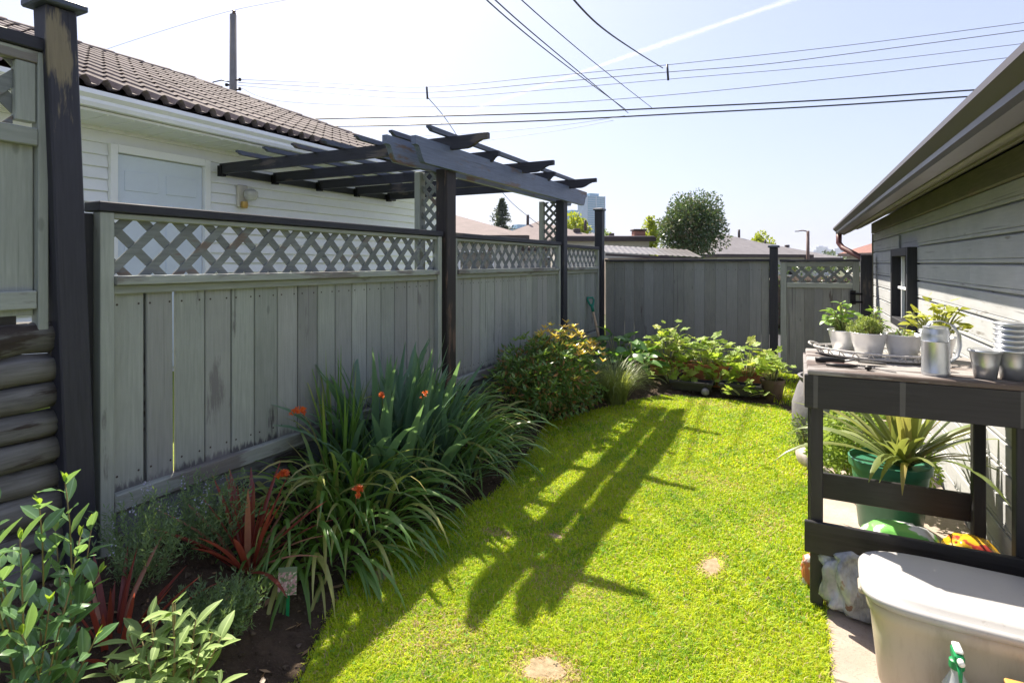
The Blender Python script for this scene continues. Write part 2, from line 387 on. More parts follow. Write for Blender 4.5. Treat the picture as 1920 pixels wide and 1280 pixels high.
# grass blades
def grass_blades(n, ylo, yhi, hmin, hmax, w, poly=LAWN, xr=(-2.2,.12), seg2=True):
    px = nrg.uniform(*xr, n); py = nrg.uniform(ylo, yhi, n)
    k = inside(px+nrg.normal(0,.018,n), py+nrg.normal(0,.018,n), poly); px = px[k]; py = py[k]; n = len(px)
    pn = .5+.5*np.clip(lump(px, py, 1.1)+.5*lump(px+3, py-1, 4), -1, 1)          # tufts
    patch = np.zeros(n)
    for (cx, cy, rx, ry, s) in PATCH:
        patch = np.maximum(patch, s*np.clip(1.5-1.5*np.hypot((px-cx)/rx, (py-cy)/ry)+.25*lump(px, py, 9), 0, 1))
    kill = nrg.random(n) < np.clip(patch-.2, 0, 1)*.35
    px, py, pn, patch = px[~kill], py[~kill], pn[~kill], patch[~kill]; n = len(px)
    h = nrg.uniform(hmin, hmax, n)*(.6+.8*pn)*(1-.6*patch); az = nrg.uniform(0, 2*np.pi, n)
    lean = nrg.uniform(.3, 1.25, n)+.4*patch; wd = w*nrg.uniform(.7, 1.3, n)
    dx, dy = np.cos(az), np.sin(az); sx, sy = -dy, dx
    b = np.stack([px, py, np.full(n, -.004)], 1)
    S = np.stack([sx, sy, 0*sx], 1); D = np.stack([dx, dy, 0*dx], 1); U = np.array([0,0,1.0])
    m = b+D*(h*lean*.3)[:, None]+U*(h*.62)[:, None]; t = b+D*(h*lean)[:, None]+U*(h*(1-.25*lean**2))[:, None]
    V = np.stack([b-S*wd[:, None]/2, b+S*wd[:, None]/2, m+S*wd[:, None]*.42, m-S*wd[:, None]*.42, t], 1)
    base = np.arange(n)[:, None]*5
    T = np.concatenate([base+np.array([[0,1,2]]), base+np.array([[0,2,3]]), base+np.array([[3,2,4]])])
    g1 = np.array([.28,.50,.016]); g2 = np.array([.58,.64,.03]); br = np.array([.58,.44,.27]); dk = np.array([.20,.38,.025])
    q = nrg.random(n)[:, None]; c = g1*(1-q)+g2*q
    tf = np.clip(.5+lump(px*1.2+5, py*1.2, .9)*.7, 0, 1)[:, None]*.5; c = c*(1-tf)+g2*tf
    dk_m = (nrg.random(n) < .12+.55*np.clip(lump(px+1.7, py+4, 1.9)+.4*lump(px, py, 9), 0, 1))[:, None]; c = np.where(dk_m, dk, c)
    dead = (nrg.random(n) < .085+np.clip(patch, 0, 1)*.9)[:, None]; c = np.where(dead, br*nrg.uniform(.7,1.2,(n,1)), c)
    return V.reshape(-1, 3), T, np.repeat(c, 5, axis=0)
PATCH = [(-.83,1.93,.17,.12,1.2),(-.38,2.96,.08,.16,1.2),(-1.19,2.9,.07,.05,.9),(-1.79,2.16,.09,.08,.9),(-1.49,2.78,.12,.06,.6),
         (-1.3,1.9,.3,.25,.3),(-.55,4.1,.35,.2,.22),(-.7,6.35,.5,.18,.3),(-.95,2.5,.3,.2,.22),(-.15,3.6,.15,.3,.25)]
def tint_mat(name, transl=.45, rough=.5, spec=.3, tm=(1.25,1.15,.5)):
    k = NT(name); a = k.n('Attribute', _attribute_name='tint'); c = a.outputs['Color']
    p = k.bsdf(c, rough, spec=spec); t = k.n('BsdfTranslucent'); k.set(t.inputs[0], k.mix(1.0, c, tm, 'MULTIPLY'))
    mx = k.n('MixShader', i0=transl); k.t.links.new(p, mx.inputs[1]); k.t.links.new(t.outputs[0], mx.inputs[2])
    return k.done(mx.outputs[0])
M['blade'] = tint_mat('grass_blade')
gp = [grass_blades(200000, .9, 2.6, .012, .034, .0036), grass_blades(130000, 2.6, 4.4, .014, .034, .005), grass_blades(80000, 4.4, 6.7, .016, .036, .008)]
off = 0; VV = []; TT = []; CC = []
for v_, t_, c_ in gp: VV.append(v_); TT.append(t_+off); CC.append(c_); off += len(v_)
g = link('lawn_grass', np_mesh('lawn_grass', np.concatenate(VV), np.concatenate(TT), False, np.concatenate(CC)), M['blade'])
g['kind'] = 'stuff'; g['label'] = 'short bright green mown lawn grass with a few straw patches'; g['category'] = 'grass'
# longer grass by the gate
v_, t_, c_ = grass_blades(9000, 6.6, 8.9, .04, .1, .008, [(-.25,6.7),(.05,6.4),(.6,7.6),(.8,9),(-.6,9),(-.35,8.0)], (-.7,.9))
g = link('gate_grass', np_mesh('gate_grass', v_, t_, False, c_), M['blade'])
g['kind'] = 'stuff'; g['label'] = 'rough longer grass and weeds in front of the garden gate'; g['category'] = 'grass'

# ------------------------------------------------------------------ fences
def clip_rect(poly, a0, a1, b0, b1):
    def cl(p, ax, val, keep):
        o = []
        for i in range(len(p)):
            P, Q = p[i], p[(i+1) % len(p)]; ip, iq = keep(P[ax], val), keep(Q[ax], val)
            if ip: o.append(P)
            if ip != iq:
                t = (val-P[ax])/(Q[ax]-P[ax]); o.append((P[0]+t*(Q[0]-P[0]), P[1]+t*(Q[1]-P[1])))
        return o
    for ax, val, keep in ((0,a0,lambda x,v: x>=v),(0,a1,lambda x,v: x<=v),(1,b0,lambda x,v: x>=v),(1,b1,lambda x,v: x<=v)):
        if len(poly) < 3: return []
        poly = cl(poly, ax, val, keep)
    return poly
def lattice(parent, axis, a0, a1, z0, z1, c, pitch=.158, w=.038, t=.007, mat=None, flip=1, name='lattice_slat'):
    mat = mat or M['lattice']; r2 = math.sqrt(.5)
    for d, cc in ((1, c+flip*t*.52), (-1, c-flip*t*.52)):
        h = z1-z0; a = a0-h-pitch*.6 if d == 1 else a0-pitch*.6
        end = a1+(h if d == -1 else 0)+pitch
        while a < end:
            p0 = (a-d*.05, z0-.05); p1 = (a+d*(h+.05), z1+.05); nx, nz = d*r2*w/2, -r2*w/2
            pl = clip_rect([(p0[0]+nx,p0[1]+nz),(p1[0]+nx,p1[1]+nz),(p1[0]-nx,p1[1]-nz),(p0[0]-nx,p0[1]-nz)], a0, a1, z0, z1)
            a += pitch*rnd.uniform(.97, 1.03)
            if len(pl) < 3: continue
            ma = sum(p[0] for p in pl)/len(pl); mz = sum(p[1] for p in pl)/len(pl)
            loc = (cc, ma, mz) if axis == 'x' else (ma, cc, mz)
            prism(name, [(p[0]-ma, p[1]-mz) for p in pl], t, axis, mat, parent, loc)
FX = -2.63   # boundary fence plane
def side_panel(label, y0, y1, gap_at=None, zt=1.757, group='fence panels along the flower bed'):
    t = thing('board_fence', label, 'fence', (FX, (y0+y1)/2, .2), group=group)
    box('top_rail', FX-.06, FX+.055, y0-.01, y1+.01, zt-.042, zt, M['black_y'], t, .004)
    for a, b in ((y0, y0+.055), (y1-.055, y1)):
        box('stile', FX-.012, FX+.045, a, b, .24, zt-.044, M['grey_z'], t)
    box('lattice_rail', FX-.02, FX+.036, y0+.057, y1-.057, 1.688, 1.712, M['grey_y'], t)
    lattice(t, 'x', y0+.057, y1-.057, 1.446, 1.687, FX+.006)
    box('ledge_rail', FX-.03, FX+.062, y0+.056, y1-.056, 1.405, 1.444, M['grey_worn'], t, .004)
    box('upper_trim', FX+.012, FX+.034, y0+.057, y1-.057, 1.366, 1.404, M['grey_y'], t)
    if gap_at: box('gap_shade_strip', FX-.02, FX-.002, y0-.06, y0-.001, .25, zt-.05, M['black_z'], t)  # black strip added as the shade in the gap beside the tall post
    a = y0+.057; i = 0
    while a < y1-.06:
        w = min(rnd.uniform(.139, .153), y1-.057-a)
        if y1-.057-a-w < .05: w = y1-.057-a
        g = .006; tilt = 0
        if gap_at is not None and a <= gap_at < a+w: g = .022; tilt = .006
        o = box('board', FX-.008+rnd.uniform(-.0015,.0015), FX+.010+rnd.uniform(-.0015,.0025), a+g/2, a+w-g/2, .50, 1.40, M['grey_board'], t, .004)
        if tilt: o.rotation_euler.x = tilt
        a += w; i += 1
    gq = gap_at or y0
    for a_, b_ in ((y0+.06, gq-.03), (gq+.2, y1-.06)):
        if b_-a_ > .05: box('joint_shade_sheet', FX-.024, FX-.012, a_, b_, .5, 1.40, M['kick'], t, 0)  # dark sheet added behind the boards to draw their joint shadows
    box('bottom_rail', FX-.02, FX+.05, y0+.056, y1-.056, .44, .515, M['grey_worn'], t, .005)
    box('kick_board', FX-.014, FX+.026, y0, y1, .10, .438, M['kick'], t, .005)
    return t
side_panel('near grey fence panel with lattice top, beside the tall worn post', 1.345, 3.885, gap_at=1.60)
side_panel('middle grey fence panel with lattice top, under the pergola beam', 4.065, 6.485)
side_panel('short grey fence panel with lattice top, next to the back corner post', 6.645, 8.0, zt=1.735)
# tall panel at the left edge
t = thing('board_fence', 'tall grey fence panel with coarse lattice at the left picture edge', 'fence', (FX,.4,1.2), group='fence panels along the flower bed')
y0, y1 = -.3, 1.165
box('top_rail', FX-.05, FX+.05, y0, y1, 2.31, 2.36, M['black_y'], t, .004)
box('frame_rail', FX-.01, FX+.035, y0, y1-.03, 2.262, 2.308, M['grey_worn'], t)
box('stile', FX-.012, FX+.04, y1-.034, y1, 1.21, 2.306, M['grey_z'], t)
box('inner_stile', FX-.01, FX+.03, y1-.1, y1-.037, 2.035, 2.26, M['grey_z'], t)
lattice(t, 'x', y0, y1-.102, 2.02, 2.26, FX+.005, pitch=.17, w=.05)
box('ledge_rail', FX-.01, FX+.045, y0, y1-.036, 1.945, 2.012, M['grey_y'], t, .004)
a = y1-.036
while a > y0+.1:
    w = rnd.uniform(.1, .13); box('board', FX-.01, FX+.012+rnd.uniform(0,.004), a-w+.002, a-.002, 1.3, 1.95, M['grey_z'], t); a -= w
box('lower_rail', FX-.01, FX+.04, y0, y1-.037, 1.325, 1.395, M['grey_y'], t, .004)
box('weathered_board', FX-.008, FX+.012, y0, y1-.09, 1.215, 1.32, wood('bare_weathered_board', (.11,.10,.085), (.2,.18,.15), 'y', wear=.1, wearcol=(.05,.045,.04)), t)
# log retaining wall under it
t = thing('log_wall', 'stacked weathered log retaining wall left of the tall post', 'retaining wall', (FX,.4,0))
z = .02
while z < 1.19:
    r = rnd.uniform(.05, .066); pts = [(FX-.01+rnd.uniform(-.008,.008), yy, z+r+rnd.uniform(-.007,.007)) for yy in (-.4,.0,.4,.7,.86,.98,1.1,1.21)]
    v, f = tube_vf([Vector(p)-Vector(pts[2]) for p in pts], [r*rnd.uniform(.94,1.05) for _ in pts], 22)
    gr_ = [1+rnd.choice((0,0,0,.03,-.13,.05))*rnd.uniform(.5,1) for _ in range(22)]; nr = len(pts)
    for i_ in range(nr):
        c0 = Vector(pts[i_])-Vector(pts[2])
        for j_ in range(22): v[i_*22+j_] = c0+(v[i_*22+j_]-c0)*gr_[j_]*rnd.uniform(.985,1.015)
    link('log', mesh('log', v, f, True), M['log'], t, pts[2]); z += 2*r-.004
# posts
def post(name, label, x0, x1, y0, y1, ztop, mat, cap=True, lean=0, z0=-.05, capx=.035, group='fence posts'):
    t = thing(name, label, 'post', ((x0+x1)/2, (y0+y1)/2, max(z0,0)), group=group)
    box('shaft', x0, x1, y0, y1, z0, ztop, mat, t, .006)
    if cap:
        box('cap', x0-capx, x1+capx, y0-capx, y1+capx, ztop+.001, ztop+.03, M['beam_y'], t, .006)
        cx, cy = (x0+x1)/2, (y0+y1)/2; a, b = (x1-x0)/2+capx-.012, (y1-y0)/2+capx-.012
        link('cap_peak', mesh('peak', [(-a,-b,0),(a,-b,0),(a,b,0),(-a,b,0),(0,0,.016)], [(0,1,4),(1,2,4),(2,3,4),(3,0,4)]), M['beam_y'], t, (cx,cy,ztop+.0302))
    t.rotation_euler.x = lean
    return t
post('fence_post', 'tall black post with peeling paint and square cap, at the left', -2.65, -2.55, 1.225, 1.33, 2.49, M['post_worn'], lean=R(2.0), capx=.028)
post('fence_post', 'black capped corner post where the side fence meets the back fence', -2.665, -2.55, 8.02, 8.14, 2.27, M['black_z'], capx=.02)
post('fence_post', 'short black capped post between the back fence and the gate', -.325, -.225, 8.16, 8.27, 1.70, M['black_z'], capx=.02)
post('fence_post', 'black gate post standing against the grey garage corner', .70, .815, 8.15, 8.27, 1.60, M['black_z'], cap=False)
# back fence
t = thing('board_fence', 'plain grey board fence with a black cap rail across the back', 'fence', (-1.4,8.2,0), group='back boundary fence')
BY = 8.2
box('top_rail', -2.55, -.326, BY-.05, BY+.05, 1.52, 1.555, M['black_x'], t, .004)
a = -2.55; n = 0
while a < -.34:
    w = min(rnd.uniform(.137,.15), -.328-a); g = .009 if n == 2 else rnd.choice((.0008,.0012,.0015,.003))
    box('board', a+g/2, a+w-g/2, BY-.01+rnd.uniform(-.002,.002), BY+.01, .06, 1.519, M['grey_board_brown'], t); a += w; n += 1
box('back_rail', -2.55, -.328, BY+.012, BY+.05, 1.3, 1.39, M['grey_x'], t); box('back_rail', -2.55, -.328, BY+.012, BY+.05, .25, .34, M['grey_x'], t)
box('bottom_board', -2.55, -.328, BY-.035, BY-.012, .0, .12, M['kick'], t)
# gate
t = thing('garden_gate', 'grey board gate with lattice window beside the garage corner', 'gate', (.24,BY,.03))
gx0, gx1 = -.195, .685
box('top_rail', gx0-.01, gx1+.005, BY-.045, BY+.04, 1.515, 1.545, M['black_x'], t, .004)
for a, b in ((gx0, gx0+.07), (gx1-.07, gx1)): box('stile', a, b, BY-.025, BY+.012, .08, 1.514, M['grey_z'], t)
box('upper_rail', gx0+.071, gx1-.071, BY-.02, BY+.012, 1.455, 1.513, M['grey_x'], t)
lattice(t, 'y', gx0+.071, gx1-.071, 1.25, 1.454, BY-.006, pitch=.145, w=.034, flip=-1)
box('middle_rail', gx0+.071, gx1-.071, BY-.028, BY+.012, 1.185, 1.249, M['grey_x'], t)
a = gx0+.071
while a < gx1-.08:
    w = min(rnd.uniform(.095,.11), gx1-.071-a)
    if gx1-.071-a-w < .04: w = gx1-.071-a
    box('board', a+.0004, a+w-.0004, BY-.008+rnd.uniform(-.002,.002), BY+.01, .13, 1.184, M['grey_board_brown'], t); a += w
box('bottom_rail', gx0+.071, gx1-.071, BY-.024, BY+.012, .07, .129, M['kick'], t)
iron = plain('black_iron', (.012,.012,.013), .45, metal=.6)
for z in (1.12, 1.02): tube('latch', [(gx1-.09,BY-.035,z),(gx1-.03,BY-.05,z),(gx1+.03,BY-.055,z)], .012, iron, t)
box('latch_plate', gx1-.1, gx1-.04, BY-.034, BY-.026, .99, 1.16, iron, t, .002)

M['beam_front'] = wood('beam_sky_sheen_colour', (.095,.118,.175), (.16,.195,.275), 'y', wear=.075, wearcol=(.17,.11,.08), spec=.5, rough=.5)  # bluish sky reflection on the beams is put into the base colour
# clods, bark crumbs and pebbles on the bed
n = 9000; px = nrg.uniform(-2.55,-.3,n); py = nrg.uniform(.7,7.6,n); ok = ~inside(px, py, LAWN) & ((px < -1.3) | (py > 6.5)); px, py = px[ok], py[ok]; n = len(px)
pz = bed_height(px, py); sz = .004+.024*nrg.random(n)**2.5; A_ = np.linalg.qr(nrg.normal(0,1,(n,3,3)))[0]*nrg.uniform(.6,1.3,(n,3,1)); tet = np.array([[1,1,1],[1,-1,-1],[-1,1,-1],[-1,-1,1],[0,0,1.3]])*.7
V = np.einsum('kj,nij->nki', tet, A_*.5)*sz[:,None,None]+np.stack([px,py,pz+sz*.3],1)[:,None,:]
T = (np.arange(n)[:,None,None]*5+np.array([[0,1,2],[0,3,1],[0,2,3],[1,3,2],[4,0,1],[4,1,3],[4,3,0]])[None]).reshape(-1,3)
cl_ = link('soil_clods', np_mesh('soil_clods', V.reshape(-1,3), T), plain('clod', (.07,.05,.035), .95, var=.6, scale=20, c2=(.20,.15,.11)))
cl_['kind'] = 'stuff'; cl_['label'] = 'loose clods and bark crumbs scattered over the bed soil'; cl_['category'] = 'soil'

# clover and small broad weeds in the turf
n = 2600; px = nrg.uniform(-2,.1,n); py = nrg.uniform(1,6.4,n); ok = inside(px, py, LAWN) & (lump(px*1.3+2, py*1.3, 1.7)+nrg.normal(0,.35,n) > .35); px, py = px[ok], py[ok]; n = len(px)
V = []; a0 = nrg.uniform(0,6.28,n); sz = nrg.uniform(.006,.011,n); hz_ = nrg.uniform(.012,.026,n)
for j in range(3):
    a = a0+j*2.094; c_, s_ = np.cos(a), np.sin(a); b = np.stack([px,py,hz_],1); D_ = np.stack([c_,s_,.25+0*c_],1)*sz[:,None]; S_ = np.stack([-s_,c_,0*c_],1)*sz[:,None]
    V.append(np.stack([b, b+D_*.8+S_*.55, b+D_*1.25, b+D_*.8-S_*.55],1))
V = np.concatenate(V).reshape(-1,3); q = np.arange(len(V)//4)[:,None]*4; T = np.concatenate([q+np.array([[0,1,2]]), q+np.array([[0,2,3]])])
cv_ = link('clover', np_mesh('clover', V, T), leafmat('clover_leaf', (.13,.28,.04), (.22,.40,.06), transl=.35, rough=.75, spec=.15))
cv_['kind'] = 'stuff'; cv_['label'] = 'small clover leaves scattered through the lawn'; cv_['category'] = 'clover'

# bare straw patches worn into the lawn
strw = plain('bare_straw_soil', (.26,.20,.10), .95, var=.35, scale=40, bump=.8, c2=(.46,.35,.22))
rp_ = random.Random(3)
for (cx, cy, rx, ry, s_) in PATCH[:4]:
    n = 26; ring = [(cx+math.cos(a)*rx*.5*(1+.22*math.sin(2*a+cx*9)+.12*math.sin(5*a+cy*7)+rp_.uniform(-.06,.06)), cy+math.sin(a)*ry*.5*(1+.2*math.sin(3*a+cx*5)+rp_.uniform(-.06,.06)), .003) for a in [2*math.pi*i/n for i in range(n)]]
    struct(link('bare_patch', mesh('bare_patch', [Vector(p)-Vector((cx,cy,0)) for p in ring]+[(0,0,.004)], [(i, (i+1) % n, n) for i in range(n)]), strw, None, (cx,cy,0)))
# fallen leaves on the bed
n = 420; px = nrg.uniform(-2.5,-1.45,n); py = nrg.uniform(.8,6.4,n); ok = ~inside(px, py, LAWN); px, py = px[ok], py[ok]; n = len(px); pz = bed_height(px, py)+.008
a = nrg.uniform(0,6.28,n); L_l = nrg.uniform(.012,.03,n)[:,None]; D_ = np.stack([np.cos(a),np.sin(a),nrg.normal(0,.25,n)],1)*L_l; S_ = np.stack([-np.sin(a),np.cos(a),nrg.normal(0,.3,n)],1)*L_l*.35; b = np.stack([px,py,pz],1)
V = np.stack([b-D_, b+S_, b+D_, b-S_],1).reshape(-1,3); q = np.arange(n)[:,None]*4; T = np.concatenate([q+np.array([[0,1,2]]), q+np.array([[0,2,3]])])
ll = link('leaf_litter', np_mesh('leaf_litter', V, T), leafmat('dead_leaf', (.20,.12,.06), (.38,.26,.14), transl=.2)); ll['kind'] = 'stuff'; ll['label'] = 'dry fallen leaves lying on the bed soil'; ll['category'] = 'leaves'

# ------------------------------------------------------------------ pergola
def ogee(L0, L1, h, left=True, right=True, nose=.045, run=.17):
    """side profile of a timber from L0 to L1, height h (z from 0 up), with scrolled ends"""
    def end(s, L):
        pts = [(L, h), (L, h-nose)]
        for k in range(1, 6):
            q = k/5; pts.append((L-s*run*(.35+.65*q), (h-nose)*(1-q)**1.6 if k < 5 else 0))
        pts.insert(2, (L-s*run*.3, h-nose-.004)); return pts
    p = [(L0, h)] if not left else end(-1, L0)
    q = [(L1, h), (L1, 0)] if not right else end(1, L1)
    if not left: p = [(L0, h), (L0, 0)]
    return p[::1] + q[::-1]
pg = thing('pergola', 'black timber pergola over the neighbouring side passage', 'pergola', (-3.9,5.2,.45))
for k, (y0, y1) in enumerate(((3.905,4.045),(6.505,6.625))):
    box('post', -2.66, -2.55, y0, y1, -.05, 2.27, M['post_brown'] if k == 0 else M['black_z'], pg, .006)
    box('rear_post', -2.90, -2.84, y0+.03, y1-.03, .4, 2.27, M['grey_z'], pg, .005)
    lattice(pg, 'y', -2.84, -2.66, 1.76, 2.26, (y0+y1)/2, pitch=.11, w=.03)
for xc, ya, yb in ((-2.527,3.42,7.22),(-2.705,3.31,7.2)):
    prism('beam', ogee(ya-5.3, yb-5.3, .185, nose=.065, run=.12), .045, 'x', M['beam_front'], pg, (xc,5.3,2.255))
for k, (yr, xr) in enumerate(((3.9,-2.16),(4.57,-2.42),(5.24,-2.16),(5.91,-2.42),(6.58,-2.16))):
    prism('rafter', ogee(-5.31+3.8, xr+3.8, .105, left=False, run=.2 if k % 2 == 0 else .1), .04, 'y', M['black_x'], pg, (-3.8,yr,2.415))
    box('joist_hanger', -5.33, -5.27, yr-.032, yr+.032, 2.39, 2.50, iron, pg, .003)
for k in range(7):
    xb = -4.71+k*.362
    prism('batten', ogee(3.62-5.3, 6.92-5.3, .038, nose=.016, run=.05), .036, 'x', M['beam_y'], pg, (xb,5.3,2.522))
box('ledger', -5.385, -5.34, 4.0, 6.8, 2.42, 2.50, M['black_y'], pg)

# ------------------------------------------------------------------ white garage next door
ng = thing('white_garage', 'white sided garage with brown tile roof behind the fence', 'garage', (-8,3.2,.45))
WX = -5.4
box('wall', -10.6, WX-.02, -1.6, 8.18, .4, 2.72, M['vinyl'], ng, bev=0)
def lap(y0, y1, z, h=.105):
    m = fix(mesh('lap', *prism_vf([(-.014,.002),(.022,0),(.025,.006),(.002,h),(-.014,h)], y1-y0, 'y')))
    return link('siding_board', m, M['vinyl'], ng, (WX-.004,(y0+y1)/2,z))
z = .46
while z < 2.66:
    if z < 2.52: lap(-1.6, 2.862, z, .104); lap(3.812, 8.2, z, .104)
    else: lap(-1.6, 8.2, z, .104)
    z += .104
box('corner_trim', WX-.03, WX+.02, 8.15, 8.23, .45, 2.7, M['white_metal'], ng)
M['door_blue'] = plain('pale_blue_door_paint', (.70,.77,.86), .4, var=.04, scale=4, bump=.02)
d = box('door', WX-.01, WX+.008, 2.93, 3.745, .5, 2.47, M['door_blue'], ng)
for a, b in ((3.0,3.30),(3.375,3.675)):
    for z0, z1 in ((2.15,2.33),(1.35,2.05),(.65,1.2)):
        o = box('door_panel', WX+.0085, WX+.016, a, b, z0, z1, M['door_blue'], d, .006)
for (a, b, c, e) in ((2.865,2.925,.46,2.545),(3.75,3.81,.46,2.545)): box('door_trim', WX-.02, WX+.055, a, b, c, e, M['white_paint'], ng)
box('door_trim', WX-.02, WX+.057, 2.926, 3.749, 2.475, 2.547, M['white_paint'], ng)
wl = box('wall_lamp', WX+.012, WX+.05, 4.13, 4.26, 2.10, 2.34, plain('cream_plastic', (.6,.57,.5), .4), ng, .01)
lathe('lamp_globe', [(.001,0),(.05,.01),(.075,.05),(.07,.1),(.03,.13),(.001,.135)], plain('clear_globe', (.5,.5,.48), .12, spec=.7, var=.3), wl, (WX+.11,4.24,2.17), 16)
lathe('lamp_base', [(.03,0),(.04,.03),(.035,.07)], plain('brass', (.5,.33,.1), .35, metal=.7), wl, (WX+.07,4.19,2.09), 14)
# eave, soffit, gutter
EX, ES, RZ0, PITCH = -4.86, 8.5, 2.86, .4167
box('soffit', WX+.01, EX-.02, -1.9, ES-.02, 2.675, 2.695, M['vinyl'], ng, 0)
for k in range(52):
    yb = ES-.1-k*.2
    if yb > .8: box('soffit_groove', WX+.015, EX-.03, yb-.006, yb+.006, 2.668, 2.676, M['white_metal'], ng, 0)
box('soffit', -11.1, WX+.009, 8.2, ES-.02, 2.675, 2.695, M['vinyl'], ng, 0)
gut = [(-.0,0),(.07,.0),(.085,.03),(.085,.055),(.115,.085),(.115,.12),(.105,.12),(.0,.115)]
link('gutter', fix(mesh('gutter', *prism_vf(gut, ES+1.9, 'y'))), M['white_metal'], ng, (EX-.03,(ES-1.9)/2,2.70))
gut2 = [(a, b) for a, b in gut]
o = link('gutter', fix(mesh('gutter', *prism_vf(gut2, 6.2, 'y'))), M['white_metal'], ng, (-7.96,ES-.03,2.701), (0,0,R(90)))
RX = -8.0; HW = RX-EX
ridge_z = RZ0+PITCH*abs(HW)
rp = [(EX,-2,RZ0),(EX,ES,RZ0),(2*RX-EX,ES,RZ0),(2*RX-EX,-2,RZ0),(RX,-2+abs(HW),ridge_z),(RX,ES-abs(HW),ridge_z)]
o0 = Vector((RX,3,RZ0)); roof = link('roof', mesh('roof', [Vector(p)-o0-Vector((0,0,.03)) for p in rp], [(0,1,5,4),(1,2,5),(2,3,4,5),(3,0,4),(0,3,2,1)]), M['tile'], ng, o0)
# one two-roll concrete tile
tw, tl = .30, .36; S = 12; tv = []; tf = []
def rollz(q): 
    p = (q*2) % 1.0; return .058*math.sin(math.pi*min(1, p/.62))**.8 if p < .62 else 0.0
for row, (x, dz) in enumerate(((-.07, -.028), (0.0, 0), (-tl, -.004))):
    for s_ in range(S+1): q = s_/S; tv.append((x, (q-.5)*tw, rollz(min(q, .9999))*(1 if row else .75)+dz))
for r_ in range(2):
    for s_ in range(S): a = r_*(S+1)+s_; tf.append((a, a+1, a+S+2, a+S+1))
tile_me = mesh('roof_tile', tv, tf); tile_me.materials.append(M['tile'])
ang = math.atan(PITCH); ca, sa = math.cos(ang), math.sin(ang)
course = .315; ncs = int(abs(HW)/ca/course)+1; cnt = 0; rest = []
for c_ in range(ncs):
    run = (c_*course+.0)*ca                      # horizontal distance in from the eave edge
    y = ES-.16
    while y > -1.7:
        if y < ES-run-.1 and y > -2+run+.1 and run < abs(HW)-.05:
            loc = Vector((EX+.05-run, y, RZ0+PITCH*run+.008)); rt = (rnd.uniform(-.01,.01), ang-.035+rnd.uniform(-.008,.008), rnd.uniform(-.006,.006))
            if y > 2.2+run*.25:
                link('roof_tile', tile_me, None, roof, loc, rt); cnt += 1
            else: rest.append((loc, rt))
        y -= tw
mt = [ (Matrix.Translation(l-o0) @ Matrix.Rotation(r[1], 4, 'Y')) for l, r in rest]
v, f = join_vf([([m @ Vector(p) for p in tv], tf) for m in mt])
link('roof_tile_field', mesh('tiles', v, f), M['tile'], roof, o0, kind='stuff')
def caps(p, q, n):
    p = Vector(p); q = Vector(q); d = (q-p)/n; L = d.length*1.12
    side = d.cross(Vector((0,0,1))).normalized(); up = side.cross(d).normalized()
    for i in range(n):
        vv = []
        for (tt, rr) in ((0, .085), (1, .105)):
            for k in range(7):
                a = math.pi*k/6; vv.append(d.normalized()*(tt*L) + side*math.cos(a)*rr + up*math.sin(a)*rr*.62)
        vv += [x*1 for x in [vv[7+k]*.999-up*.018 for k in range(7)]]
        ff = [(k, k+1, k+8, k+7) for k in range(6)]+[(k+7, k+8, k+15, k+14) for k in range(6)]
        link('ridge_tile', mesh('ridge_tile', vv, ff), M['tile'], roof, p+d*i+up*.012)
caps((RX,ES-abs(HW),ridge_z+.02), (EX+.03,ES+.03,RZ0+.03), 12)
caps((RX,2.0,ridge_z+.02), (RX,ES-abs(HW),ridge_z+.02), 9)

# ------------------------------------------------------------------ grey garage on the right
gg = thing('grey_garage', 'grey board-sided garage with brown gutter along the right', 'garage', (2.5,4.5,0))
GX, GE = .87, 8.5
box('wall', GX+.012, 5.8, .4, GE-.01, -.05, 2.0, M['garage_grey'], gg, bev=0)
ph = .138; z = .12; row = 0
wy0, wy1, wz0, wz1 = 5.55, 6.48, .93, 1.63
def sboard(y0, y1, z0, z1):
    if y1-y0 < .03 or z1-z0 < .02: return
    hgt_ = z1-z0
    pr = [(.011,0),(-.005,0),(-.008,.003),(-.008,.017),(-.002,.0205),(-.008,.024),(-.008,hgt_-.003),(-.005,hgt_),(.011,hgt_)]
    link('siding_board', fix(mesh('siding_board', *prism_vf(pr, y1-y0-.002, 'y'))), M['garage_grey'], gg, (GX,(y0+y1)/2,z0))
while z < 1.83:
    z1 = min(z+ph-.012, 1.868); joint = (4.55, 3.2, 7.4, 4.0, 2.6, 7.0)[row % 6]
    if 1.48 < z < 1.62: joint = 4.45
    segs = [(.4, joint), (joint, GE)]
    for a, b in segs:
        if z1 > wz0-.02 and z < wz1+.02:
            for c_, d_ in ((a, min(b, wy0)), (max(a, wy1), b)): sboard(c_, d_, z, z1)
        else: sboard(a, b, z, z1)
    z += ph; row += 1
box('frieze_board', GX-.03, GX+.012, .4, GE, 1.872, 2.0, M['garage_trim'], gg, .004)
box('corner_board', GX-.022, GX+.06, GE+.001, GE+.03, -.02, 1.87, M['garage_trim'], gg)
wn_ = box('window', GX-.002, GX+.008, wy0+.06, wy1-.06, wz0+.06, wz1-.06, M['glass'], gg, 0)
for (a, b, c_, d_) in ((wy0,wy0+.07,wz0,wz1),(wy1-.07,wy1,wz0,wz1),(wy0+.071,wy1-.071,wz1-.07,wz1),(wy0+.071,wy1-.071,wz0,wz0+.07)):
    box('window_frame', GX-.075, GX+.01, a, b, c_, d_, M['black_z'], wn_, .004)
for q in (1/3, 2/3): box('glazing_bar', GX-.03, GX-.003, wy0+(wy1-wy0)*q-.014, wy0+(wy1-wy0)*q+.014, wz0+.071, wz1-.071, M['white_metal'] if q > .5 else M['black_z'], wn_, .003)
box('glazing_bar', GX-.028, GX-.004, wy0+.072, wy1-.072, 1.26, 1.285, M['white_metal'], wn_, .003)
